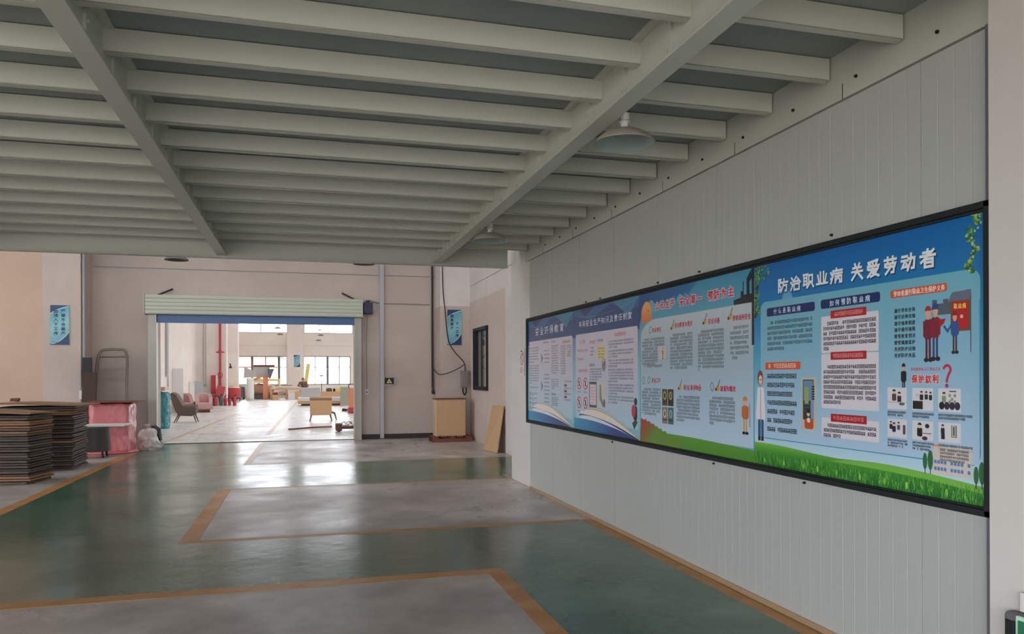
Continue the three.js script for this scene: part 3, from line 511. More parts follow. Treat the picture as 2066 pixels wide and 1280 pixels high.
// ---------------------------------------------------------------- written characters, drawn stroke by stroke on a 20 x 20 grid (a = 0 ... u = 20); @part:box places a part
const GL = {
  口: 'aauauuauaa', 日: 'aauauuauaa akuk', 木: 'afuf kaku kfat kfut', 氵: 'gbqf bilm buqm', 亻: 'paak jgju', 阝: 'aaqagjqnorgr aaau', 扌: 'afuf lals lsft anuk',
  方: 'jakf afuf hfhlau hkrkqtnt', 台: 'jabhrh nduj dlrlrududl', 火: 'bgck ifgj fbemau fmir', 讠: 'cbee aieiesho', 只: 'dararkdkda hmbu nmtu',
  治: '@氵:aagu @台:fauu', 防: '@阝:aagu @方:fauu', 职: 'aaja bbbq hbhu bfhf bkhk aqjo lcscsmlmlc oniu qnuu',
  业: 'hbhs nbns cfep sfqp asus', 病: 'kakd edud edekau afcj aodm hhuh iuiltltuqu ohnmkq nmqr', 关: 'gaie oame dfrf bktk kfkkbu kktu',
  爱: 'racc deff jdkg qcog bkbhthsk dlrl jjhobu hopomsgu iptu', 劳: 'bdtd gagg oaog clcisirl fmqmptmt kjkndu', 动: 'bdid aiji fibqjp hmjr kgtgssps obohju',
  者: 'edpd kakh ahuh sbjibo glrlrugugl gprp', 公: 'hbfgbk nbpgtk jjesqr nmrt', 司: 'bcscstpt chnh elmlmrerel', 生: 'gbci fgsg emrm btut kakt',
  产: 'kakd cdsd gfhj ofmk ckuk ckcpau', 安: 'kakd bhbdtdsh jgfnqu olkrcu bltl', 全: 'kabi kati fjpj eoqo ctst kjkt',
  第: 'eabf dcjc gchf nakf mctc pcqf chqhqldldprpqtnt khku jpcu', 一: 'akuk', 预: 'bbibff dehg aijiil fiftds kbub obne loleteto phpmku pptu',
  为: 'fbhe cgrgqsns kbkhcu lknn', 主: 'jale cfsf emqm btut kfkt', 环: 'adid bkhk asiq eder jcuc pcjm pgpu qium', 保: 'gaak dgdu ibsbshihib hlul nhnu nlhs nlus',
  教: 'cdjd fafh ahkh kbal ckikfnftdt apko nakj mfuf sfqnku mippuu', 育: 'kakd bdtd ideiph nfrj fuflplpunu fopo frpr', 车: 'ddrd iaejrj boto kgku',
  间: 'dafd cecu gcscstqt ghohoqgqgh glol', 知: 'eabg ceje akkk feflat gmjr mftftrmrmf', 识: '@讠:aaiu @只:ibuu', 及: 'dcpcnirimpeu hcglbu himptu',
  责: 'dcrc efqf biti kaki frflplpr kmjqdu mrru', 任: 'gaak dgdu sbid hkuk ists ncns', 制: 'dbbg cele aimi gagu ctcmkmksjs pcpo tatuqu',
  度: 'kakd cdud cdcmau ehth ifil ofol ilol foqolseu hpsu', 严: 'cbsb hbhi nbni ddfg rdpg biti didoau', 禁: '@木:bajj @木:latj elql boto koku gqdt oqrt',
  不: 'bctc kcbn kgku mitn', 合: 'kabi kati gioi emqmqueuem', 格: '@木:aaiu najh mdsdjm lfum lnsnsululn', 品: '@口:eaqi @口:alju @口:lluu',
  流: '@氵:aagu nand hdud ndjjsj pgtk kmjrhu omou smstut', 入: 'hblfuu lfau', 下: 'bctc jcju khqm', 工: 'cdsd kdkr arur', 序: 'kakd cdud cdcmau gfqfmj jhok fmtmrp mmmuju',
  就: 'fafd adkd cgigikckcg fkftdt dnar hnkr kgug obojku qgqsusup rbte', 是: 'fapapififa fepe bktk kkks kopo fmeqbu eqisut', 客: 'kakc bgbctcsg jfdm ihphbq gitp fopopufufo', 户: 'jale efqfqlel efenbu',
  什: '@亻:aahu hiui oaou', 么: 'labj lhersq olst', 如: 'fbclit igfnau agkg mftftrmrmf', 何: '@亻:aahu hdud rdrtot iioiooioii', 履: 'ebsbsfef ebelau ihfk ilfo hnhu kiti lksksololk nojs mqrqju mruu',
  行: 'gabf hfam ejeu jdtd ijuj pjptmt', 同: 'cuccscstpt ghoh gloloqgqgl', 遵: 'ccef ajejepat dqitut iaid qand hfuf jhthtnjnjh mhmk qhqk hptp ppps', 守: 'kakc bgbctcsg bktk nhntjt fniq',
  法: '@氵:aagu iete nanj hjuj mjissr qntt', 律: 'gabf hfam eleu jdsdsjjj hgug jmtm ipup oaou', 规: 'beje akkk fafkau gljr momctcto pfpmku qnqtutuq', 章: 'kakc dcrc gdig odmg bhth fjpjpofofj flpl bqtq koku',
  操: '@扌:aagu @口:kaqe @口:ignk @口:pguk hnun okou omhu omuu', 作: '@亻:aahu lahh keue nenu njtj noto', 程: 'iabc agjg fcfu fgao gijm @口:lbth lktk loto ktut pkpt', 接: '@扌:aagu nanc hcuc jdkg rdqg hhuh mhjpsu qlnrhu hlul',
  受: 'racc deff jdkg qcog bkbhthsk emqmlseu hntu', 培: 'ahih ebeq asip oaoc jcuc ldmg rdqg iiui kmtmtukukm', 训: '@讠:aaiu kbkmiu odoq tbtu', 健: '@亻:aafu gdjdhijigs gmksut ldsdsjlj kgug lmsm kpup paps',
  康: 'kakd cdud cdcmau gfqfqlgl eiti mdmukt fnhp etkp tmop nouu', 监: 'cccj hahk nakg mdtd ogri dtdmrmrt imit mmmt atut', 护: '@扌:aagu nand kfsfslkl kfkoiu', 用: 'dcrcrtot dcdnau dhrh dmrm kckt',
  好: 'fbclit igfnau agkg lctcphptmt klul', 设: '@讠:aaiu lblgij lbrbrhuh jlslopiu kmuu', 施: '@方:aaju makf ldud kjuhtosn pepp mhmsusuq', 卫: 'dcqcqlnl jcjs bsts', 义: 'jble qelncu efjntu', 务: 'iaci hdqdbm gftl enqnptmt kljpdu',
  权: '@木:aaiu kdtdpnju lfomuu', 利: 'iabc agjg fcfu fgao gijm ncno tatuqu', 享: 'kakc bctc ffpfpjfjff elqlln lnltit bqtq', 有: 'bete jahhbn guhjqjquou hmqm hqqq', 与: 'gbejrjqtnt gfqf bono', 备: 'iach hcpcbk fdtk elqlqueuel epqp klku',
  场: 'ahih ebeq asip kcscljtjrtpt njjp qjjt', 所: 'jbcd cdcnau chjhjmcm tamd mdmlju miui riru', 易: 'eaqaqieiea eeqe gjbp flslqunu kldt olhu', 燃: '@火:aaiu mbij mdpdjn pfuf sbsgou sguo jqiu nqnu qqru tquu',
  爆: '@火:aaiu lataththlh ldtd kjuj mgmm rgrm jmum omou mpjt qpus', 物: 'ccbi cfjf fafu anjk makj lfufstqt ogjp rgls', 检: '@木:aaiu oajh oauh miri kllp olop skqp jsus', 查: '@木:cask flplpqfqfl fnpn bttt',
  和: 'iabc agjg fcfu fgao gijm mftftrmrmf', 整: 'ackc bejejhbhbe fafl fial fikl nalf mdud sdkl nful bntn knkt kqrq fpft atut', 改: 'bdidijbjbsip nakj mfuf sfqnku mippuu', 的: 'face bejejsbsbe bljl oalh mfufstqt nkpn',
};
const strokeCache = new Map();
function strokes(ch) {
  if (strokeCache.has(ch)) return strokeCache.get(ch);
  const out = [], at = (c) => (c.charCodeAt(0) - 97) / 20;
  for (const w of GL[ch].split(' ')) {
    if (w[0] === '@') {
      const [x0, y0, x1, y1] = [...w.slice(3)].map(at);
      for (const s of strokes(w[1])) out.push(s.map(([x, y]) => [x0 + (x1 - x0) * x, y0 + (y1 - y0) * y]));
    } else { const s = []; for (let i = 0; i + 1 < w.length; i += 2) s.push([at(w[i]), at(w[i + 1])]); out.push(s); }
  }
  strokeCache.set(ch, out); return out;
}
// writes a row (or a column) of characters; w, h are the size of one character, gap the space after it
function write(g, str, x, y, w, h, color, weight = 0.1, gap = 0.15, down = false) {
  g.strokeStyle = color; g.lineWidth = weight * h; g.lineCap = 'square'; g.lineJoin = 'miter';
  for (const ch of str) {
    if (ch !== ' ' && GL[ch]) { g.beginPath(); for (const s of strokes(ch)) s.forEach(([a, b], i) => (i ? g.lineTo(x + (0.05 + 0.9 * a) * w, y + (0.05 + 0.9 * b) * h) : g.moveTo(x + (0.05 + 0.9 * a) * w, y + (0.05 + 0.9 * b) * h))); g.stroke(); }
    const k = ch === ' ' ? 0.55 : 1; if (down) y += h * (k + gap); else x += w * (k + gap);
  }
}
// lines of print too small to read
function print(g, x, y, w, pitch, n, cw, ch, color, o = {}) {
  g.strokeStyle = color; g.lineWidth = Math.max(0.8, ch * (o.weight ?? 0.1));
  for (let i = 0; i < n; i++) {
    let a = x + (o.indent && i === 0 ? cw * 2 : 0), end = x + w * (i === n - 1 ? (o.last ?? 0.4) : 1);
    for (; a + cw <= end; a += cw) {
      if (rnd() < 0.05) continue;
      const t = y + i * pitch, l = a + cw * 0.08, r = a + cw * 0.88, b = t + ch; g.beginPath();
      const k = rnd(); for (const f of k < 0.5 ? [0.08, 0.5, 0.95] : [0.2, 0.6]) { g.moveTo(l, t + f * ch); g.lineTo(r, t + f * ch); }
      if (k < 0.35) { g.moveTo(l + cw * 0.1, t); g.lineTo(l + cw * 0.1, b); g.moveTo(r - cw * 0.1, t); g.lineTo(r - cw * 0.1, b); } else { g.moveTo((l + r) / 2, t); g.lineTo((l + r) / 2, b); if (k > 0.65) { g.moveTo((l + r) / 2, t + ch * 0.5); g.lineTo(l, b); g.moveTo((l + r) / 2, t + ch * 0.5); g.lineTo(r, b); } }
      g.stroke();
    }
  }
}
function canvas(w, h) { const c = document.createElement('canvas'); c.width = w; c.height = h; return [c, c.getContext('2d')]; }
function printed(c, rough = 0.3) { const t = new THREE.CanvasTexture(c); t.colorSpace = THREE.SRGBColorSpace; return S({ map: t, roughness: rough }); }
const poly = (g, pts, fill) => { g.fillStyle = fill; g.beginPath(); pts.forEach(([x, y], i) => (i ? g.lineTo(x, y) : g.moveTo(x, y))); g.closePath(); g.fill(); };
const oval = (g, x, y, rx, ry, fill) => { g.fillStyle = fill; g.beginPath(); g.ellipse(x, y, rx, ry, 0, 0, Math.PI * 2); g.fill(); };
const round = (g, x, y, w, h, r, fill) => { g.fillStyle = fill; g.beginPath(); g.roundRect(x, y, w, h, r); g.fill(); };
const grad = (g, x0, y0, x1, y1, ...stops) => { const l = g.createLinearGradient(x0, y0, x1, y1); stops.forEach((s, i) => l.addColorStop(i / (stops.length - 1), s)); return l; };
function figure(g, x, top, h, coat, legs, hair, o = {}) { // small printed figure
  const u = h / 100; g.save(); g.translate(x, 0); g.scale(o.slim ?? 0.66, 1); g.translate(-x, 0);
  g.fillStyle = legs; g.fillRect(x - 9 * u, top + 55 * u, 7 * u, 40 * u); g.fillRect(x + 2 * u, top + 55 * u, 7 * u, 40 * u);
  oval(g, x - 7 * u, top + 96 * u, 8 * u, 4 * u, '#231a20'); oval(g, x + 8 * u, top + 96 * u, 8 * u, 4 * u, '#231a20');
  round(g, x - 13 * u, top + 24 * u, 26 * u, 36 * u, 6 * u, coat); g.fillStyle = coat; g.fillRect(x - 17 * u, top + 27 * u, 7 * u, 28 * u); g.fillRect(x + 10 * u, top + 27 * u, 7 * u, 28 * u);
  oval(g, x, top + 14 * u, 9 * u, 11 * u, '#e0b08c'); g.fillStyle = hair; g.beginPath(); g.ellipse(x, top + 9 * u, 11 * u, 9 * u, 0, Math.PI, 0); g.fill();
  if (o.brim) g.fillRect(x - 12 * u, top + 8 * u, 24 * u, 3 * u);
  g.restore();
}

// poster 4: occupational disease
function posterHealth() {
  const W = 1500, H = 1110, [c, g] = canvas(W, H), X = (u) => u / 100 * W, Y = (v) => v / 100 * H;
  g.fillStyle = grad(g, 0, 0, 0, H, '#0066b0', '#0a80bc', '#5cb2d2', '#a6d2e6', '#cfe6f2'); g.fillRect(0, 0, W, H);
  g.globalAlpha = 0.5; oval(g, X(20), Y(20), X(3), Y(4), '#bfe2ef'); g.globalAlpha = 1;
  // rounded panel and its border line
  g.fillStyle = grad(g, 0, Y(20), 0, Y(87), '#72b8cb', '#86bdd4', '#a4c8e0', '#b6d2ea'); g.beginPath(); g.roundRect(X(4), Y(19.5), X(94), Y(66.5), 46); g.fill();
  g.strokeStyle = '#3c9cc0'; g.lineWidth = 9; g.beginPath(); g.roundRect(X(4), Y(19.5), X(94), Y(66.5), 46); g.save(); g.clip(); g.beginPath(); g.moveTo(X(4), Y(86)); g.lineTo(X(98), Y(86)); g.lineTo(X(98), Y(30)); g.stroke(); g.restore();
  // title
  for (const [dx, col] of [[6, '#0a3a60'], [0, '#f2f4f6']]) { write(g, '防治职业病', X(14.8) + dx, Y(9.9) + dx, X(5.7), Y(6.4), col, 0.155, 0.21); write(g, '关爱劳动者', X(51.8) + dx, Y(9.7) + dx, X(5.4), Y(6.8), col, 0.155, 0.25); }
  round(g, X(7.9), Y(22.8), X(26.8), Y(4), 12, '#0b2a66'); write(g, '什么是职业病', X(12), Y(23.5), X(1.9), Y(2.6), '#cfe4f4', 0.13, 0.4);
  round(g, X(37.7), Y(22.6), X(26.3), Y(3.9), 12, '#0b2a66'); write(g, '如何预防职业病', X(42), Y(23.2), X(1.9), Y(2.7), '#cfe4f4', 0.13, 0.4);
  round(g, X(68.1), Y(22.9), X(19.8), Y(3), 10, '#d85a36'); write(g, '劳动者履行职业卫生保护义务', X(69.2), Y(23.3), X(1.3), Y(2.2), '#ffe2d4', 0.13, 0.07);
  print(g, X(8.2), Y(29.3), X(25.6), Y(2.5), 6, X(0.9), Y(1.4), '#123844', { indent: true, last: 0.42, weight: 0.14 });
  round(g, X(6.9), Y(49), X(20.3), Y(3.5), 8, '#d85a36'); print(g, X(8.6), Y(49.7), X(17), 1, 1, X(1.62), Y(2), '#ffdccb', { last: 1, weight: 0.14 });
  for (let i = 0; i < 7; i++) print(g, X(8), Y(54.6 + i * 4.25), X(17.8 - (i % 3)), 1, 1, X(1.22), Y(1.9), '#10242c', { last: 1, weight: 0.17 });
  // clip art: window with a figure
  g.fillStyle = '#cfc6a8'; g.fillRect(X(27.7), Y(56.3), X(7.6), Y(23.2)); g.fillStyle = '#2c3a3a'; g.fillRect(X(28.4), Y(57.2), X(5.6), Y(18)); g.fillStyle = '#6d93b8'; g.fillRect(X(28.7), Y(57.6), X(5), Y(9)); round(g, X(29.2), Y(60.5), X(2.2), Y(8), 4, '#9fae66'); g.fillStyle = '#7ea0c8'; g.fillRect(X(32.4), Y(66), X(1.7), Y(9));
  for (let i = 0; i < 6; i++) { g.fillStyle = '#1b1b1b'; g.fillRect(X(33), Y(60 + i * 1.1), X(1.4), Y(0.6)); } for (let i = 0; i < 3; i++) { g.fillStyle = '#4a5648'; g.fillRect(X(28.7), Y(68 + i * 1.4), X(3.6), Y(0.6)); }
  round(g, X(29.2), Y(74.6), X(4.6), Y(4.6), 14, '#c8552c'); oval(g, X(31.2), Y(72.4), X(0.8), Y(1.3), '#e6c2a0'); oval(g, X(31.2), Y(71.2), X(0.9), Y(1), '#1d1713'); oval(g, X(31.3), Y(75.3), X(0.9), Y(1.1), '#efe6da');
  // white boxes with red headings
  for (const [v0, v1, r0, n, lv, last] of [[29.9, 45.7, 27.8, 6, 32.4, 0.12], [46.1, 69.5, 45.4, 8, 51, 0.36], [73.5, 81.8, 71.7, 3, 76, 0.35]]) {
    round(g, X(37.9), Y(v0), X(25.5), Y(v1 - v0), 8, '#e4dfe6'); round(g, X(42.4), Y(r0), X(16), Y(3.3), 4, '#b81c2c');
    print(g, X(43.4), Y(r0 + 0.8), X(14), 1, 1, v0 > 60 ? X(1.55) : X(0.85), Y(1.6), '#f0a8a4', { last: 1, weight: 0.12 });
    print(g, X(38.9), Y(lv), X(23.6), Y(2.15), n, X(0.9), Y(1.35), '#191b22', { indent: true, last, weight: 0.15 });
  }
  // list of duties
  ['履行劳动合同', '遵守法律法规', '遵守规章制度', '遵守操作规程', '接受教育培训', '接受健康监护', '用好防护设施', '用好防护用品'].forEach((s, i) => write(g, s, X(69.5), Y(30.1 + i * 2.42), X(1.12), Y(1.6), '#0f3038', 0.14, 0.16));
  // three figures, the red notice and its shed
  g.fillStyle = '#56616e'; g.fillRect(X(83), Y(30), X(6), Y(4)); g.fillRect(X(83), Y(28.5), X(1.6), Y(2)); g.fillRect(X(86.6), Y(28.6), X(1.6), Y(2));
  poly(g, [[X(88), Y(30)], [X(89.4), Y(26.6)], [X(95.3), Y(26.2)], [X(95.4), Y(29.6)]], '#6a7086'); g.fillStyle = '#6e5a32'; g.fillRect(X(89), Y(29.6), X(6), Y(10.6)); g.fillStyle = '#c21a22'; g.fillRect(X(89.5), Y(30), X(5), Y(9.4)); write(g, '职业病', X(90), Y(30.6), X(1.1), Y(1.9), '#f4dc5c', 0.13, 0.2); g.fillStyle = '#46606c'; g.fillRect(X(95), Y(29), X(0.3), Y(18.6));
  figure(g, X(81.6), Y(30.3), Y(20.3), '#7c1f3a', '#5c1c2c', '#b02a26', {}); figure(g, X(84), Y(29.6), Y(20.7), '#8a1f36', '#2a4a7c', '#2f4a8a', { brim: true });
  figure(g, X(90.3), Y(33), Y(15), '#2c5698', '#4a2230', '#8c2028', { brim: true }); g.strokeStyle = '#2c5698'; g.lineWidth = 9; g.beginPath(); g.moveTo(X(89.4), Y(37.5)); g.lineTo(X(88), Y(40)); g.lineTo(X(87), Y(38.3)); g.stroke(); poly(g, [[X(85), Y(35.6)], [X(87.4), Y(35.4)], [X(86.9), Y(37)], [X(85.6), Y(38.3)]], '#b81c26'); oval(g, X(92.4), Y(35.2), X(0.5), Y(0.7), '#e6c09a');
  // question
  figure(g, X(72.9), Y(50.8), Y(12), '#15181e', '#15181e', '#15181e', { brim: true }); write(g, '劳动者享有', X(75.5), Y(52.5), X(0.85), Y(1.2), '#d84a6a', 0.12, 0.06); print(g, X(80.2), Y(52.5), X(2), 1, 1, X(0.9), Y(1.2), '#d84a6a', { last: 1 }); write(g, '职业卫生', X(82.2), Y(52.5), X(0.85), Y(1.2), '#d84a6a', 0.12, 0.06);
  for (const [k, col] of [[0.26, '#f2dfe0'], [0.15, '#d8342c']]) write(g, '保护权利', X(75.9), Y(55.2), X(1.9), Y(3), col, k, 0.26);
  g.strokeStyle = '#d02a48'; g.lineWidth = 11; g.beginPath(); g.arc(X(87.8), Y(53.4), X(1.1), -2.7, 0.9); g.quadraticCurveTo(X(87.9), Y(56), X(87.7), Y(57.4)); g.stroke(); oval(g, X(87.7), Y(59), 8, 8, '#b8207a');
  // six small pictures with captions
  for (let k = 0; k < 6; k++) {
    const x = X([66.8, 76, 84.9][k % 3]), y = Y(k < 3 ? 60 : 72), w = X(7.2), h = Y(k < 3 ? 8.2 : 6.9); g.fillStyle = '#e2e0e4'; g.fillRect(x, y, w, h);
    const P = (a) => x + a * w, Q = (b) => y + b * h, head = (a, b, s, body, hair = '#17161a') => { round(g, P(a) - s * 0.9, Q(b) + s * 0.5, s * 1.8, s * 2.4, s * 0.5, body); oval(g, P(a), Q(b), s * 0.62, s * 0.72, '#e6cdb8'); g.fillStyle = hair; g.beginPath(); g.ellipse(P(a), Q(b) - s * 0.2, s * 0.7, s * 0.66, 0, Math.PI, 0); g.fill(); };
    if (k === 0) { head(0.35, 0.2, 13, '#5a463c'); head(0.62, 0.3, 12, '#3a2a28'); g.fillStyle = '#c9c4c0'; g.fillRect(x, Q(0.66), w, 4); oval(g, P(0.75), Q(0.75), 16, 6, '#5a6a60'); }
    if (k === 1) { head(0.45, 0.22, 10, '#221f26'); head(0.68, 0.22, 9, '#2a2430'); head(0.88, 0.24, 9, '#20242e'); g.fillStyle = '#1b191c'; g.fillRect(P(0.03), Q(0.58), w * 0.48, h * 0.36); oval(g, P(0.25), Q(0.32), 8, 8, '#c8d0dc'); }
    if (k === 2) { head(0.26, 0.25, 11, '#8a9a7c'); for (let j = 0; j < 4; j++) oval(g, P(0.16 + 0.23 * j), Q(0.74), 13, 15, j ? '#2c2640' : '#14131a'); for (const [a, b] of [[0.52, 0.3], [0.74, 0.3], [0.62, 0.46], [0.52, 0.56], [0.74, 0.56]]) oval(g, P(a), Q(b), 6, 7, '#9a9a78'); g.fillStyle = '#333'; g.fillRect(P(0.5), Q(0.1), w * 0.3, 4); }
    if (k === 3) { head(0.18, 0.22, 9, '#1e1d24'); head(0.34, 0.3, 11, '#24222c'); head(0.58, 0.24, 9, '#4a4e70'); g.fillStyle = '#564a40'; g.fillRect(P(0.8), Q(0.3), w * 0.13, h * 0.5); }
    if (k === 4) { head(0.36, 0.26, 15, '#17171b'); oval(g, P(0.72), Q(0.25), 11, 9, '#2a2c36'); g.fillStyle = '#7a5a66'; g.fillRect(P(0.5), Q(0.62), w * 0.42, 3); oval(g, P(0.6), Q(0.9), 14, 8, '#5a2430'); }
    if (k === 5) { head(0.2, 0.2, 10, '#1f2026'); g.fillStyle = '#202028'; g.fillRect(P(0.13), Q(0.55), w * 0.16, h * 0.3); g.fillStyle = '#6a705c'; g.fillRect(P(0.58), Q(0.12), w * 0.24, h * 0.6); g.strokeStyle = '#e2e4d4'; g.lineWidth = 3; g.strokeRect(P(0.63), Q(0.16), w * 0.12, h * 0.5); }
    print(g, x, y + h + 9, w * (k % 3 === 2 ? 1.5 : 1.08), Y(1.1), k < 3 ? 2 : 3, 8, 8, '#1d2028', { last: 0.8, weight: 0.16 });
  }
  // printed building, trees and grass
  const by = Y(80.5); g.fillStyle = 'rgba(226,206,190,0.85)'; g.fillRect(X(83), by, X(12.4), Y(10)); g.fillStyle = 'rgba(222,120,96,0.7)'; g.fillRect(X(83), by - 6, X(3), 8); print(g, X(85.4), by + 8, X(9), Y(1.2), 4, 9, 8, '#2a2c34', { last: 0.9, weight: 0.15 });
  for (let r = 0; r < 2; r++) for (let i = 0; i < 11; i++) { g.fillStyle = i % 5 === 4 ? '#d9d2cc' : '#5a86c0'; g.fillRect(X(83.5 + i * 1.06), by + Y(5 + r * 2.4), X(0.8), Y(1.2)); }
  g.fillStyle = grad(g, 0, Y(88), 0, H, '#86c850', '#4c9c34', '#2a7a2c', '#145a24'); g.beginPath(); g.moveTo(0, Y(88.4)); g.bezierCurveTo(X(15), Y(87.6), X(30), Y(90), X(46), Y(90.4)); g.bezierCurveTo(X(60), Y(89.5), X(75), Y(90.2), X(100), Y(93)); g.lineTo(W, H); g.lineTo(0, H); g.fill();
  g.fillStyle = '#7cc04a'; g.beginPath(); g.moveTo(X(42), Y(92)); g.bezierCurveTo(X(60), Y(87.6), X(80), Y(90.6), X(100), Y(92.6)); g.lineTo(X(100), Y(95)); g.bezierCurveTo(X(80), Y(92.4), X(60), Y(92), X(42), Y(92)); g.fill();
  for (let i = 0; i < 900; i++) { const x = rr(0, W), y = rr(Y(93.5), Y(99)); g.strokeStyle = ['#2f8a30', '#63b83c', '#1d6428', '#8ed052'][i & 3]; g.lineWidth = 2; g.beginPath(); g.moveTo(x, y + 14); g.quadraticCurveTo(x + rr(-4, 4), y, x + rr(-9, 9), y - rr(6, 18)); g.stroke(); }
  for (let i = 0; i < 9; i++) oval(g, X(6 + i * 10 + rr(-3, 3)), Y(96.5), 7, 15, i % 2 ? '#9ad85a' : '#7cc848');
  for (const [u, v, s] of [[80.4, 86.4, 1], [82.2, 85.8, 1.2], [96.6, 89, 1], [98.3, 88, 1.25]]) { oval(g, X(u), Y(v), X(0.75) * s, Y(3) * s, '#2e6e3c'); g.fillStyle = '#3a3226'; g.fillRect(X(u) - 2, Y(v + 2.6 * s), 4, Y(2)); }
  // doctor
  oval(g, X(3.7), Y(56.6), X(1.75), Y(3.8), '#8a4a34'); oval(g, X(3.8), Y(57.6), X(1.15), Y(2.4), '#f0cdb4'); oval(g, X(3.3), Y(57.4), 4, 4, '#3a2018'); oval(g, X(4.3), Y(57.4), 4, 4, '#3a2018'); g.fillStyle = '#c0504c'; g.fillRect(X(3.5), Y(59), X(0.6), 3);
  poly(g, [[X(1.9), Y(61.2)], [X(5.8), Y(61.2)], [X(6.9), Y(76)], [X(6), Y(78.2)], [X(2), Y(78.2)], [X(0.9), Y(76)]], '#eceaf0'); g.fillStyle = '#8a8496'; g.fillRect(X(3.75), Y(62), X(0.3), Y(15)); g.fillStyle = '#2c5a86'; g.fillRect(X(2.2), Y(77), X(1.6), Y(9)); g.fillRect(X(4.1), Y(77), X(1.6), Y(9)); g.fillStyle = '#1a2436'; g.fillRect(X(2.2), Y(85.4), X(1.6), Y(2)); g.fillRect(X(4.1), Y(85.4), X(1.6), Y(2));
  // leaves and vine in the corners
  g.strokeStyle = '#2a2418'; g.lineWidth = 16; g.beginPath(); g.moveTo(X(1), 0); g.quadraticCurveTo(X(2.6), Y(8), X(0.6), Y(26)); g.stroke(); g.lineWidth = 6; g.beginPath(); g.moveTo(X(1.6), Y(8)); g.lineTo(X(4.6), Y(2)); g.moveTo(X(1.4), Y(14)); g.lineTo(X(3.6), Y(9)); g.stroke();
  for (let i = 0; i < 190; i++) { const a = rnd(), y = a < 0.5 ? Y(rr(0, 9)) : Y(rr(4, 26)), x = a < 0.5 ? X(rr(1, 9.5)) : X(rr(0.2, 3.4)); g.globalAlpha = 0.75; oval(g, x, y, rr(4, 9), rr(3, 7), ['#3c7a34', '#6aa83c', '#2a5c30', '#9cc050'][i & 3]); } g.globalAlpha = 1;
  for (let i = 0; i < 150; i++) { const v = rr(0, 21), u = 95.6 + 1.2 * Math.sin(v * 0.6) + rr(-1, 1) + (v < 9 ? rr(-0.4, 2) : 0); oval(g, X(u), Y(v), rr(4, 8), rr(3, 6), ['#4c8a38', '#86b848', '#2f6430', '#c0cc70'][i & 3]); }
  return c;
}
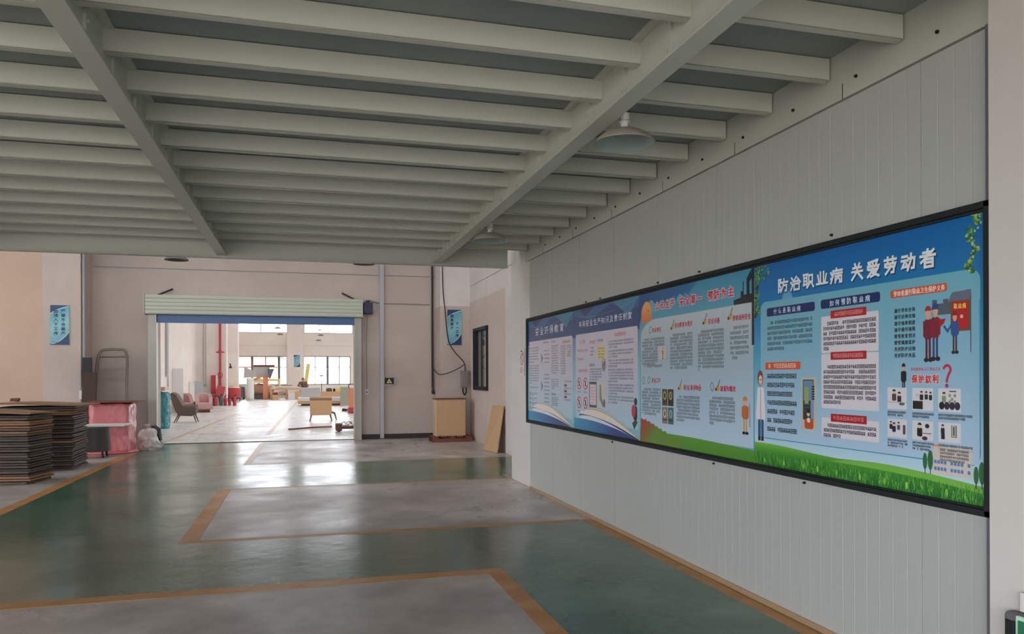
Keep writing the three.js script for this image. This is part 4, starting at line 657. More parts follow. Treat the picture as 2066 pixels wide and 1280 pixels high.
// poster 3: safe production
function posterProduction() {
  const W = 1300, H = 962, [c, g] = canvas(W, H), X = (u) => u / 100 * W, Y = (v) => v / 100 * H;
  g.fillStyle = grad(g, 0, 0, 0, Y(24), '#3d93b4', '#66aabf'); g.fillRect(0, 0, W, H);
  g.fillStyle = grad(g, 0, 0, X(60), 0, '#12518f', '#2a76a8'); g.beginPath(); g.moveTo(0, 0); g.lineTo(X(57), 0); g.bezierCurveTo(X(56), Y(6), X(50), Y(4), X(50), Y(9)); for (let i = 0; i < 7; i++) g.quadraticCurveTo(X(47 - i * 5.4), Y(3.5 + (i % 2) * 2), X(44 - i * 5.4), Y(9.5 + i * 0.5)); g.lineTo(X(6), Y(8)); g.lineTo(0, Y(20)); g.fill();
  g.fillStyle = '#7ab4c4'; for (const [u, v, r] of [[16, 12, 3.2], [13, 9, 2.6], [24, 11, 3], [33, 11, 3.4], [42, 9.5, 3]]) oval(g, X(u), Y(v), X(r), Y(r), '#6fb0c0');
  g.fillStyle = grad(g, 0, Y(20), 0, Y(90), '#c2cdd2', '#a9c0cc', '#b2cbdd', '#bed6e8'); g.beginPath(); g.moveTo(X(1), Y(92)); g.lineTo(X(1), Y(30)); g.quadraticCurveTo(X(2), Y(24), X(10), Y(20.5)); g.quadraticCurveTo(X(14), Y(19), X(19), Y(19)); g.lineTo(X(99.3), Y(18.5)); g.lineTo(X(99.3), Y(92)); g.fill();
  oval(g, X(8), Y(13.5), X(5.2), Y(6.8), '#ee9a44'); g.fillStyle = grad(g, 0, Y(8), 0, Y(21), '#f8b460', '#e07830'); g.beginPath(); g.ellipse(X(7.5), Y(15), X(5.6), Y(7.6), 0, Math.PI, 0); g.lineTo(X(14), Y(19)); g.lineTo(X(2.5), Y(21)); g.fill(); oval(g, X(9.5), Y(13), 9, 6, '#c85a30');
  for (const [k, col] of [[0.3, '#e8d4dc'], [0.14, '#cf1f34']]) { write(g, '公司生产', X(17.2), Y(8.6), X(4.2), Y(4.9), col, k, 0.24); write(g, '安全第一', X(41.6), Y(8.6), X(4.2), Y(5.2), col, k, 0.24); write(g, '预防为主', X(66.2), Y(8.5), X(4.2), Y(5.2), col, k, 0.24); }
  poly(g, [[X(86), Y(18.5)], [X(86), Y(16)], [X(91), Y(15.2)], [X(91), Y(12)], [X(92.4), Y(12)], [X(92.4), Y(7)], [X(93), Y(7)], [X(93), Y(14)], [X(95), Y(14)], [X(95), Y(6)], [X(98), Y(2)], [X(98.6), Y(6)], [X(97), Y(8)], [X(97), Y(14)], [X(99.5), Y(14)], [X(99.5), Y(18.5)]], '#14222c'); g.fillStyle = '#10202a'; g.fillRect(X(98.4), 0, X(1.6), Y(40));
  const pen = (u, v) => { oval(g, X(u), Y(v + 1.6), X(1.3), Y(1.7), '#d8a850'); g.strokeStyle = '#3c5a38'; g.lineWidth = 6; g.beginPath(); g.moveTo(X(u), Y(v + 1)); g.lineTo(X(u + 1.4), Y(v - 2.6)); g.stroke(); oval(g, X(u - 1.4), Y(v + 2.4), X(0.8), Y(0.9), '#5a3c30'); };
  const quill = (u, v) => { g.strokeStyle = '#3f7a58'; g.lineWidth = 5; g.beginPath(); g.ellipse(X(u), Y(v + 1.4), X(1.1), Y(2.2), 0.5, 0, 6); g.stroke(); }, q2 = (u, v) => { g.strokeStyle = '#6a6a70'; g.lineWidth = 5; g.beginPath(); g.ellipse(X(u), Y(v + 1.5), X(1.2), Y(2.3), -0.2, 0, 6); g.stroke(); };
  const head = (s, u, v, w) => write(g, s, X(u), Y(v), X(w), Y(3), '#c02a3e', 0.14, 0.08);
  quill(11.8, 24.4); head('安全责任', 14, 24.6, 2.2); pen(35, 24); head('安全教育与培训', 37, 23.4, 2.15); pen(64, 23.4); head('安全设备', 66.4, 23.8, 2.2); pen(83.6, 22.6); head('劳动场所安全', 85.2, 23.8, 1.95);
  q2(4.2, 57); quill(10, 56.8); head('安全工作', 13.2, 56.8, 2.2); pen(42, 60.6); head('易燃', 45, 60.8, 2.6); head('易爆物品', 51.2, 60.8, 2.2); q2(69.5, 60); pen(74, 60.4); head('检查和整改', 76, 60.8, 2.1);
  const body = (u, v, w, n, last = 0.5) => print(g, X(u), Y(v), X(w), Y(1.98), n, X(1.22), Y(1.4), '#2f3a40', { indent: true, last, weight: 0.13 });
  body(2.4, 31, 25.6, 3, 1); body(2.4, 37, 17.4, 6, 0.9); body(2.4, 48.4, 22, 1, 1); body(32.5, 30, 21.2, 11, 0.8); body(58, 29.8, 21.6, 12, 0.1); print(g, X(83.3), Y(29.6), X(13.5), Y(2.62), 7, X(1.3), Y(1.5), '#2f3a40', { indent: true, last: 0.4, weight: 0.13 });
  body(2.2, 63.5, 21, 9, 0.8); body(38.6, 67.3, 21, 8, 0.4); body(67.2, 66.9, 19.8, 8, 0.3);
  g.fillStyle = '#d8c8ba'; g.fillRect(X(20.9), Y(37), X(7), Y(8)); figure(g, X(25), Y(37.6), Y(7.4), '#7a6a64', '#5a4c48', '#5a3c30');
  for (const [i, j, a] of [[0, 0, '#54483a'], [1, 0, '#2e2c2a'], [0, 1, '#8a7c6e'], [1, 1, '#4a6a6c']]) { const x = X(24.3 + i * 5.9), y = Y(63.7 + j * 11.2); g.fillStyle = a; g.fillRect(x, y, X(5.4), Y(10.3)); oval(g, x + X(2.6), y + Y(4), X(1.6), Y(2.6), ['#c8ac48', '#b8ac7c', '#d8d0cc', '#9cbcb4'][i + 2 * j]); oval(g, x + X(2.6), y + Y(4), X(0.9), Y(1.7), ['#2a2418', '#6a6244', '#8a4a48', '#5a8488'][i + 2 * j]); g.fillStyle = 'rgba(30,24,20,0.6)'; g.fillRect(x, y + Y(7.4), X(5.4), Y(0.9)); }
  // hills
  g.fillStyle = grad(g, 0, Y(86), 0, H, '#6cae3e', '#4e8f2e'); g.beginPath(); g.moveTo(0, Y(92)); g.bezierCurveTo(X(30), Y(90.5), X(60), Y(91), W, Y(93)); g.lineTo(W, H); g.lineTo(0, H); g.fill();
  g.fillStyle = grad(g, 0, Y(84), X(8), H, '#c22a2c', '#9c5a34', '#6c9438'); g.beginPath(); g.moveTo(X(1), Y(84)); for (let i = 0; i < 16; i++) g.lineTo(X(2 + i * 2.1 + rr(-0.5, 0.5)), Y(83.6 + Math.max(0, i - 2) * 0.62 + (i % 2) * 1.1)); g.lineTo(X(44), Y(93)); g.lineTo(X(40), H); g.lineTo(0, H); g.fill();
  // plain printed worker in orange overalls
  figure(g, X(93.8), Y(66), Y(19.5), '#c87038', '#d8a850', '#d88a30', { brim: true, slim: 0.95 }); g.strokeStyle = '#7a7c88'; g.lineWidth = 6; g.beginPath(); g.moveTo(X(96.8), Y(70)); g.lineTo(X(97), Y(81)); g.stroke();
  return c;
}
// posters 1 and 2: blue headed sheets with an open book along the foot
function posterBook(kind) {
  const W = 1100, H = 814, [c, g] = canvas(W, H), X = (u) => u / 100 * W, Y = (v) => v / 100 * H;
  g.fillStyle = '#26477e'; g.fillRect(0, 0, W, H);
  poly(g, [[0, 0], [X(100), 0], [X(99), Y(9)], [X(82), Y(9)], [X(60), Y(2)], [X(30), Y(12)], [0, Y(5)]], '#2f659c'); poly(g, [[X(62), 0], [X(90), 0], [X(99), Y(2)], [X(86), Y(14)]], '#3f86ac'); poly(g, [[X(8), 0], [X(40), 0], [X(20), Y(8)]], '#1d3a6e'); g.strokeStyle = 'rgba(140,180,200,0.5)'; g.lineWidth = 3; g.beginPath(); g.moveTo(0, Y(6)); g.quadraticCurveTo(X(50), Y(14), X(100), Y(2)); g.stroke();
  g.fillStyle = grad(g, 0, Y(20), 0, H, '#6a86ae', '#8fbcd0', '#9fd0dc', '#7cc0d2'); g.fillRect(0, Y(24), W, H);
  g.fillStyle = grad(g, 0, Y(22), 0, Y(90), '#d9d2dc', '#cfc9d8', '#c4cede', '#b4d4e0'); g.beginPath(); g.roundRect(X(3.4), Y(21.6), X(94), Y(70), [16, 16, 0, 0]); g.fill();
  const P = (u, v, w, n, col = '#3c4250', last = 0.6, cw = 1.05, chh = 1.15, pitch = 2) => print(g, X(u), Y(v), X(w), Y(pitch), n, X(cw), Y(chh), col, { last, weight: 0.13 });
  if (kind === 1) {
    write(g, '安全环保教育', X(19), Y(9.2), X(8.6), Y(7.6), '#eef0f4', 0.11, 0.25);
    P(3.6, 24, 6, 1, '#3c4250', 0.6); P(3.6, 27.6, 24, 6, '#4a4250', 0.6, 1.05, 1.15, 2.7); P(3.6, 45, 24, 8, '#4a4c58', 0.3, 1.05, 1.1, 2.4); P(3.6, 66, 24, 1, '#4a4c58', 1);
    for (let i = 0; i < 4; i++) { g.fillStyle = '#2e3240'; g.fillRect(X(5), Y(71 + i * 4.6), X(1.6), Y(3.2)); P(8, 72 + i * 4.6, 16, 2, '#3c4250', 0.5, 0.95, 1, 1.5); }
    for (const v of [33.4, 59.7]) { poly(g, [[X(32), Y(v)], [X(37), Y(v + 5.4)], [X(32), Y(v + 10.8)], [X(33.4), Y(v + 5.4)]], '#38669c'); for (let i = 0; i < (v < 40 ? 4 : 8); i++) P(39, v - 2 + i * 3.6 - (v > 40 ? 4 : 0), 13, 1, '#3c4250', 1); }
    P(36, 23.6, 15, 1, '#4a4458', 1); P(55.5, 23.6, 8, 1, '#6a3c48', 1, 1.3, 1.7); P(55.5, 28, 15, 12, '#444a58', 0.8, 0.95, 1, 2.2); P(55.5, 58, 15, 5, '#444a58', 0.5, 0.95, 1, 2); P(55.5, 71, 10, 1, '#2c3040', 1, 1.3, 1.8); P(55.5, 74.4, 15, 5, '#444a58', 0.9, 0.95, 1, 1.7);
    P(77, 25, 17, 1, '#c03a4c', 1, 1.5, 1.9); for (let i = 0; i < 12; i++) { P(74.8, 29 + i * 2.15, 10, 1, '#3a4050', 1); if (i < 6) P(87, 29 + i * 1.8, 9, 1, '#3a4050', 1, 0.95, 1); } P(82, 59.6, 14, 1, '#4a5068', 1);
    for (let i = 0; i < 3; i++) { g.fillStyle = '#2c3040'; g.fillRect(X(81.5), Y(62.6 + i * 5), X(5), Y(1.9)); P(81.5, 65.4 + i * 5, 14, 1, '#3c4250', 1); }
  } else {
    write(g, '车间安全生产知识及责任制度', X(9), Y(11), X(5.4), Y(5.2), '#eef0f4', 0.11, 0.17);
    P(12, 26.5, 9, 1, '#d03a4c', 1, 2, 2.6); P(6, 34, 19, 1, '#c84a58', 1, 1.3, 1.7); P(6, 41, 13, 1, '#c84a58', 1, 1.3, 1.7); P(8, 50, 16, 1, '#d03a4c', 1, 2, 2.2);
    for (const [u, v] of [[9.4, 61.5], [20.6, 61.5], [9.4, 77], [20.6, 77]]) { oval(g, X(u), Y(v), X(3.8), Y(4.8), '#e8e2e6'); g.strokeStyle = '#c22a38'; g.lineWidth = 9; g.beginPath(); g.ellipse(X(u), Y(v), X(3.4), Y(4.3), 0, 0, 7); g.moveTo(X(u - 2.3), Y(v - 3)); g.lineTo(X(u + 2.3), Y(v + 3)); g.stroke(); round(g, X(u - 1.1), Y(v - 2.4), X(2), Y(4.8), 6, '#34303a'); P(u - 3.4, v + 6.4, 7, 1, '#4a4c58', 1, 0.9, 1); }
    P(28, 28, 10, 1, '#d04a58', 1, 1.6, 2); P(40, 27.4, 11, 1, '#5a5c70', 1, 1.6, 2); P(29, 33, 6, 3, '#4a4458', 1, 1, 1.2, 2.6); round(g, X(40), Y(32.6), X(13), Y(10), 8, '#e8d68a'); P(41.5, 34, 10, 4, '#7a6a3c', 1, 1, 1.2, 2.2);
    P(27.5, 46, 10, 1, '#33384a', 1, 1.5, 1.9); P(27.5, 49.6, 20, 5, '#4a4c5c', 0.7, 1, 1.2, 2); oval(g, X(50.6), Y(47), X(3), Y(5), '#7a8288'); oval(g, X(50.4), Y(44.6), X(1.4), Y(2), '#e0b8a0'); oval(g, X(51), Y(46), X(1.2), Y(1.6), '#c83c34');
    g.fillStyle = '#3a4044'; g.fillRect(X(27.2), Y(60), X(12), Y(20)); g.fillStyle = '#e6d4d8'; g.fillRect(X(28.2), Y(62), X(10), Y(16)); P(29.4, 64, 7.4, 6, '#d07a84', 0.8, 1, 1.2, 2.3); g.fillStyle = '#d2cfc8'; g.fillRect(X(40.4), Y(60), X(13), Y(20)); g.fillStyle = '#6a6c70'; poly(g, [[X(44), Y(62)], [X(46), Y(62)], [X(47), Y(72)], [X(52), Y(79)], [X(49), Y(79)], [X(44), Y(73)]], '#7c7e80'); oval(g, X(51), Y(76), X(1.6), Y(3), '#5c5e62');
    P(66, 24.4, 17, 1, '#d03a4c', 1, 1.8, 2.4); for (const [v, n] of [[29.6, 3], [36.6, 3], [43.6, 3], [50.4, 5], [61.4, 4], [70, 3]]) P(57.4, v, 35, n, '#4a4c5a', 0.4, 1.02, 1.2, 2.1);
    oval(g, X(94.6), Y(73), X(2), Y(2.6), '#20242c'); round(g, X(91.6), Y(76), X(5), Y(9.6), 18, '#262a34'); oval(g, X(92), Y(79.5), X(2.6), Y(4.4), '#c22c3a'); poly(g, [[X(90), Y(88)], [X(95), Y(84.6)], [X(97), Y(87)], [X(93), Y(92)]], '#3a404c');
  }
  // open book
  const k = kind === 1 ? 1 : 0.96; g.fillStyle = grad(g, 0, Y(84), X(70), H, '#2c9cc4', '#2a7ab0', '#1e3f86'); g.beginPath(); g.moveTo(0, Y(90)); g.bezierCurveTo(X(40), Y(89), X(80), Y(94), X(98), H); g.lineTo(0, H); g.fill();
  g.fillStyle = '#e6e4ec'; g.beginPath(); g.moveTo(X(11), Y(87 * k)); g.bezierCurveTo(X(30), Y(84), X(60), Y(88), X(99), Y(99)); g.bezierCurveTo(X(75), Y(94), X(45), Y(90), X(12), Y(89.6)); g.fill(); g.strokeStyle = kind === 1 ? '#8a6a8c' : '#24386c'; g.lineWidth = kind === 1 ? 6 : 10; g.beginPath(); g.moveTo(X(10), Y(87)); g.bezierCurveTo(X(30), Y(84.4), X(60), Y(89), X(98), Y(99)); g.stroke();
  g.fillStyle = '#efe6da'; g.beginPath(); g.moveTo(X(22), Y(82)); g.bezierCurveTo(X(45), Y(79), X(70), Y(87), X(99), Y(98.6)); g.bezierCurveTo(X(75), Y(92), X(50), Y(87), X(12), Y(86)); g.fill(); g.strokeStyle = '#e0a464'; g.lineWidth = 5; g.beginPath(); g.moveTo(X(24), Y(82)); g.bezierCurveTo(X(46), Y(79.6), X(70), Y(87), X(98), Y(98)); g.stroke(); g.strokeStyle = '#8ab8a0'; g.lineWidth = 3; g.beginPath(); g.moveTo(X(40), Y(80)); g.bezierCurveTo(X(55), Y(81.4), X(75), Y(87), X(98), Y(97)); g.stroke();
  return c;
}
{
  const t = thing('notice_board', 'long dark framed notice board with four blue safety posters on the white panel wall', 'notice board');
  const zs = [9.757, 7.961, 6.247, 4.46, 2.669], y0 = 0.9, y1 = 2.233;
  const labels = ['poster headed with white characters over a grey text sheet and an open book, furthest along the board', 'poster with prohibition signs, text and an open book', 'pale blue poster with red heading and green hill', 'bright blue poster with white heading, pictures and grass, nearest the camera'];
  [() => posterBook(1), () => posterBook(2), posterProduction, posterHealth].forEach((make, i) => {
    const w = zs[i] - zs[i + 1], g = new THREE.BoxGeometry(w - 0.002, y1 - y0, 0.006).rotateY(-Math.PI / 2).translate(2.898, (y0 + y1) / 2, -(zs[i] + zs[i + 1]) / 2);
    const m = new THREE.Mesh(g, printed(make())); m.name = numbered('poster'); m.userData.label = labels[i]; m.castShadow = m.receiveShadow = true; t.add(m);
  });
  const fr = (a, b, c2, d) => rb(2.874, 2.906, a, b, c2, d, 0.005, 1);
  mesh('frame_rail', [fr(y1 - 0.004, y1 + 0.028, -2.635, -9.79), rb(2.885, 2.9, y1 - 0.018, y1 - 0.003, -2.67, -9.757, 0.003, 1)], M.frameDark, t); mesh('frame_rail', [fr(y0 - 0.028, y0 + 0.004, -2.635, -9.79), rb(2.885, 2.9, y0 + 0.003, y0 + 0.014, -2.67, -9.757, 0.003, 1)], M.frameDark, t);
  mesh('frame_rail', fr(y0 - 0.028, y1 + 0.028, -2.632, -2.675), M.frameDark, t); mesh('frame_rail', fr(y0 - 0.028, y1 + 0.028, -9.75, -9.792), M.frameDark, t);
  const sg = metres(T(new THREE.CylinderGeometry(0.006, 0.009, 0.014, 10), 2.9, 0, 0, 0, 0, Math.PI / 2));
  for (const [y, z] of [[2.295, 3.7], [2.285, 5.2], [2.285, 5.9], [2.28, 7.2], [2.28, 7.6], [0.845, 2.66], [0.85, 3.95], [0.85, 5.0], [0.85, 6.9]]) { const m = new THREE.Mesh(sg, M.bolt); m.name = numbered('screw'); m.position.set(0, y, -z); t.add(m); }
}
// upright blue signs on the pillars
function slogan(label, cols, pos, w, h, front = 1) {
  const [c, g] = canvas(220, 520);
  g.fillStyle = '#1c3f66'; g.fillRect(0, 0, 220, 520);
  g.fillStyle = grad(g, 0, 40, 220, 480, '#4d9ab4', '#8fc4cc', '#6aa8bc'); g.beginPath(); g.moveTo(220, 12); g.bezierCurveTo(90, 50, 10, 90, 0, 120); g.lineTo(0, 505); g.bezierCurveTo(100, 505, 190, 400, 220, 350); g.fill();
  g.strokeStyle = '#c8dce4'; g.lineWidth = 9; g.beginPath(); g.moveTo(220, 10); g.bezierCurveTo(90, 45, 10, 90, 0, 125); g.moveTo(10, 505); g.bezierCurveTo(100, 505, 190, 400, 220, 345); g.stroke();
  cols.forEach(([s, x, y]) => write(g, s, x, y, 50, 46, '#16222c', 0.15, 0.28, true));
  if (!cols.length) for (const x of [46, 126]) print(g, x, 110, 50, 58, 5, 46, 42, '#2c4a60', { last: 1, weight: 0.12 });
  g.fillStyle = '#2a5c80'; g.fillRect(18, 484, 70, 6);
  const t = thing('slogan_sign', label, 'sign', pos);
  const m = new THREE.Mesh(new THREE.BoxGeometry(w, h, 0.006).translate(0, 0, 0.004), printed(c, 0.4)); m.name = numbered('print'); m.castShadow = m.receiveShadow = true; t.add(m);
  mesh('backing', bx(-w / 2 + 0.01, w / 2 - 0.01, -h / 2 + 0.01, h / 2 - 0.01, 0.001, -0.006), M.white, t);
}
slogan('blue upright sign with two columns of dark characters on the pillar above the dark stacks', [['严禁不合格产', 126, 52], ['品流入下工序', 40, 52]], [-4.806, 2.567, -17.49], 0.345, 0.81);
slogan('blue upright sign on the corner pillar, crossed by the hanging black cable', [['下一工序', 126, 180], ['就是客户', 46, 70]], [3.425, 2.635, -17.59], 0.335, 0.83);
slogan('small pale blue sign high on the end pillar between the far windows', [], [-0.42, 2.55, -54.49], 0.42, 0.82);
{
  const [c, g] = canvas(160, 330); g.fillStyle = '#e6d8d2'; g.fillRect(0, 0, 160, 330); oval(g, 70, 30, 22, 12, '#6a3c38'); g.strokeStyle = '#a85a54'; g.lineWidth = 12; g.beginPath(); g.ellipse(84, 130, 46, 66, 0, 0, 7); g.moveTo(50, 90); g.lineTo(118, 170); g.stroke(); g.fillStyle = '#8a5450'; g.fillRect(104, 40, 24, 60); print(g, 20, 236, 120, 24, 3, 16, 15, '#b06a66', { last: 0.9, weight: 0.14 });
  const t = thing('small_notice', 'small white paper notice with a red printed ring on the far white column', 'notice', [2.922, 1.69, -10.14]);
  const m = new THREE.Mesh(new THREE.BoxGeometry(0.25, 0.36, 0.004).rotateY(-Math.PI / 2), printed(c, 0.6)); m.name = 'paper'; t.add(m);
  mesh('clip_strip', bx(-0.006, 0.004, -0.185, -0.165, 0.125, -0.125), M.white, t);
}

// ---------------------------------------------------------------- things in the far hall
{
  const t = thing('wrapped_stack', 'tall stack wrapped in turquoise film just inside the roller door', 'bundle', [-4.12, 0, -24.0]);
  mesh('film', softBox(0.68, 1.04, 0.56, 0.09, 36, 0.035, 7, 4.1).translate(0, 0.52, 0), M.turq, t);
  tag(mesh('cardboard_box', [rb(-4.42, -3.84, 1.09, 1.17, -23.75, -24.25, 0.01, 1), bx(-4.46, -3.82, 1.165, 1.2, -23.71, -24.29)], M.plyPale), 'flat pale box lying on the turquoise wrapped stack', 'box');
}
{ // lounge chair with sloping back, seen from the side
  const t = thing('lounge_chair', 'brown upholstered lounge chair with a tall sloping back and splayed legs', 'chair', [-3.72, 0, -26.9]);
  const s = shapeOf([[-0.42, 0.92], [-0.36, 0.96], [-0.26, 0.9], [-0.04, 0.5], [0.28, 0.52], [0.33, 0.46], [0.31, 0.3], [0.2, 0.24], [-0.16, 0.26], [-0.26, 0.42]]);
  mesh('upholstery', ext(s, 0.6, { bevelEnabled: true, bevelSize: 0.025, bevelThickness: 0.03, bevelSegments: 3 }).translate(0, 0, -0.3), M.brownFabric, t);
  for (const z of [0.24, -0.24]) { mesh('leg', bar([0.36, 0, z], [0.26, 0.27, z * 0.9], 0.014, 0.022), M.legWood, t); mesh('leg', bar([-0.32, 0, z], [-0.18, 0.28, z * 0.9], 0.014, 0.022), M.legWood, t); mesh('armrest', rb(-0.14, 0.34, 0.5, 0.56, z + 0.06, z - 0.06, 0.03, 3), M.brownFabric, t); }
}
function tub(label, x, z, turn) {
  const t = thing('tub_chair', label, 'armchair', [x, 0, z], turn, 'pink tub armchairs by the wall'); t.scale.set(0.78, 0.95, 0.78);
  const s = new THREE.Shape(); s.absarc(0, 0, 0.4, Math.PI * 0.02, Math.PI * 0.98, false); s.lineTo(-0.4, -0.3); s.lineTo(-0.27, -0.3); s.lineTo(-0.27, 0); s.absarc(0, 0, 0.27, Math.PI * 0.98, Math.PI * 0.02, true); s.lineTo(0.27, -0.3); s.lineTo(0.4, -0.3);
  const b = ext(s, 0.62, { bevelEnabled: true, bevelSize: 0.03, bevelThickness: 0.03, bevelSegments: 3, curveSegments: 20 }).rotateX(-Math.PI / 2), p = b.attributes.position;
  for (let i = 0; i < p.count; i++) { p.setY(i, 0.16 + p.getY(i) * (0.42 + 0.62 * (1 - ss(-0.3, 0.28, p.getZ(i))))); }
  b.computeVertexNormals(); mesh('backrest', b, M.pinkFabric, t);
  mesh('seat', [rb(-0.38, 0.38, 0.12, 0.43, 0.38, -0.3, 0.08, 4)], M.pinkFabric, t);
  mesh('plinth', rb(-0.3, 0.3, 0, 0.12, 0.26, -0.28, 0.02), M.legWood, t);
  return t;
}
tub('pink tub armchair half hidden behind the sloping back of the brown lounge chair', -4.85, -34.7, 0.35);
tub('pink tub armchair facing the camera, standing clear of the brown lounge chair', -4.03, -34.3, 0.15);
tag(mesh('waste_bin', lathe([[0, 0], [0.1, 0], [0.12, 0.02], [0.14, 0.4], [0.145, 0.42], [0.13, 0.42], [0.12, 0.05], [0, 0.05]], 24).translate(-4.56, 0, -35.3), M.black), 'small dark bin between the two pink armchairs', 'bin');
tag(mesh('foam_slab', T(bx(-0.2, 0.2, 0, 1.85, 0.03, -0.03), -5.08, 0, -34.6, 0.2, -0.03), M.cloth), 'tall pale slab leaning at the wall behind the lounge chair', 'panel');
{
  const t = thing('added_mirror', 'narrow bright mirror added for a lit gap at the wall between the pink armchairs', 'mirror', [-5.05, 0, -38.6], 0.5);  // mirror panel added in place of a bright lit gap
  mesh('glass', T(bx(-0.12, 0.12, 0.02, 1.25, 0.012, -0.0), 0, 0, 0, 0, -0.05), M.mirror, t); for (const x of [-0.14, 0.12]) mesh('frame_strip', T(bx(x, x + 0.02, 0, 1.27, 0.02, -0.02), 0, 0, 0, 0, -0.05), M.grey, t);
}
tag(mesh('foam_slab', T(bx(-0.2, 0.2, 0, 1.28, 0.03, -0.03), -5.05, 0, -41, 0.2, -0.03), M.grey), 'short grey slab leaning at the wall behind the clear standing pink armchair', 'panel');
// pipes along the hall wall
tag(mesh('wall_pipe', [cyl(0.05, 7, -5.24, 1.5, -32.9), cyl(0.025, 7.5, -5.26, 1.0, -33.3)], M.grey), 'pair of grey pipes running down the hall wall above the turquoise stack', 'pipe');
tag(mesh('wall_pipe', [cyl(0.022, 7, -4.99, 1.1, -42.36), cyl(0.016, 7, -4.88, 1.1, -42.37), bx(-5.03, -4.84, 0.98, 1.12, -42.3, -42.39)], M.grey), 'pair of thin conduits ending in a small box on the hall wall above the armchairs', 'pipe');
{
  const t = thing('fire_pipe', 'tall red fire main pipe running up the pilaster in the far hall', 'pipe', [-4.17, 0, -42.25]);
  mesh('pipe', cyl(0.058, 8.8, 0, 0.3, 0), M.red, t);
  for (const y of [2.72, 2.82, 1.42]) mesh('flange', cyl(0.095, 0.05, 0, y, 0), M.red, t);
  mesh('valve_stem', bar([0, 1.6, 0], [0.02, 1.6, 0.2], 0.04), M.red, t); mesh('hand_wheel', T(new THREE.TorusGeometry(0.11, 0.02, 8, 20), 0.02, 1.6, 0.2), M.red, t); mesh('branch_pipe', bar([-0.2, 2.77, 0.05], [0.22, 2.77, 0.05], 0.035), M.red, t);
}
{
  const t = thing('hydrant_cabinet', 'narrow red fire cabinet standing beside the red pipe', 'cabinet', [-4.5, 0.62, -42.15]);
  mesh('body', rb(-0.12, 0.12, 0, 0.95, 0.0, -0.22, 0.01), M.red, t); mesh('door', rb(-0.1, 0.1, 0.03, 0.92, 0.015, 0, 0.004, 1), M.red, t);
  mesh('side_panel', bx(0.12, 0.22, 0.02, 0.93, 0.0, -0.2), M.white, t); mesh('stand', [bx(-0.1, -0.07, -0.62, 0, -0.02, -0.05), bx(0.07, 0.1, -0.62, 0, -0.02, -0.05)], M.red, t);
}
function extinguisher(label, x, z, m, s = 1) {
  const t = thing('fire_extinguisher', label, 'fire extinguisher', [x, 0, z], 0.4, 'fire extinguishers around the red pipe'); t.scale.setScalar(s * 0.7);
  mesh('body', lathe([[0, 0], [0.11, 0], [0.12, 0.02], [0.12, 0.46], [0.1, 0.54], [0.045, 0.6], [0.035, 0.64], [0, 0.64]], 24), m, t);
  mesh('valve', [cyl(0.035, 0.07, 0, 0.63, 0), rb(-0.03, 0.14, 0.7, 0.73, 0.02, -0.02, 0.01), rb(-0.03, 0.12, 0.76, 0.785, 0.02, -0.02, 0.01)], M.black, t);
  mesh('hose', tube([[-0.03, 0.68, 0], [-0.14, 0.62, 0.03], [-0.15, 0.4, 0.04], [-0.135, 0.25, 0.03]], 0.015, 24), M.black, t);
}
extinguisher('dark grey fire extinguisher at the edge under the narrow red cabinet', -4.5, -41.6, M.greyDark);
extinguisher('red fire extinguisher standing directly under the tilted red tray', -4.33, -41.5, M.red, 1.05);
extinguisher('dark extinguisher standing at the foot of the red pipe', -4.08, -41.7, M.greyDark, 1.1);
extinguisher('red fire extinguisher just beyond the foot of the red pipe', -3.86, -41.6, M.red, 1.0);
extinguisher('smaller red extinguisher between two larger ones beyond the red pipe', -3.67, -41.7, M.red, 0.9);
extinguisher('red extinguisher standing furthest from the red pipe, below the barrel', -3.4, -41.4, M.red, 1.05);
tag(mesh('red_tray', T(merge([rb(-0.2, 0.2, 0, 0.62, 0.05, -0.05, 0.02), rb(-0.16, 0.16, 0.05, 0.57, 0.06, 0.04, 0.01)]), -4.22, 0.42, -41.9, 0.1, -0.3, -0.25), M.red), 'tilted red tray propped above the extinguishers at the red pipe', 'tray');
{
  const t = thing('red_barrel', 'squat red barrel on a dark stand near the corner of the far hall', 'barrel', [-4.05, 0.18, -49.3]);
  mesh('drum', lathe([[0, 0], [0.36, 0], [0.38, 0.03], [0.36, 0.25], [0.38, 0.28], [0.36, 0.31], [0.36, 0.58], [0.38, 0.62], [0.34, 0.63], [0, 0.63]], 28), M.red, t);
  mesh('stand', [cyl(0.4, 0.05, 0, -0.06, 0), ...[[0.3, 0], [-0.3, 0], [0, 0.3], [0, -0.3]].map(([x, z]) => bx(x - 0.03, x + 0.03, -0.18, -0.05, z + 0.03, z - 0.03))], M.black, t);
  mesh('lid', lathe([[0, 0.7], [0.1, 0.69], [0.3, 0.64], [0.34, 0.63]], 24), M.yellowPlastic, t);
}
tag(mesh('wall_lamp', [bx(-3.72, -3.66, 2.1, 2.18, -42.42, -42.3), T(lathe([[0.02, 0], [0.09, -0.16], [0.1, -0.17], [0.0, -0.17]], 18), -3.66, 2.1, -42.2)], M.black), 'small dark lamp on the pilaster beside the red pipe', 'lamp');
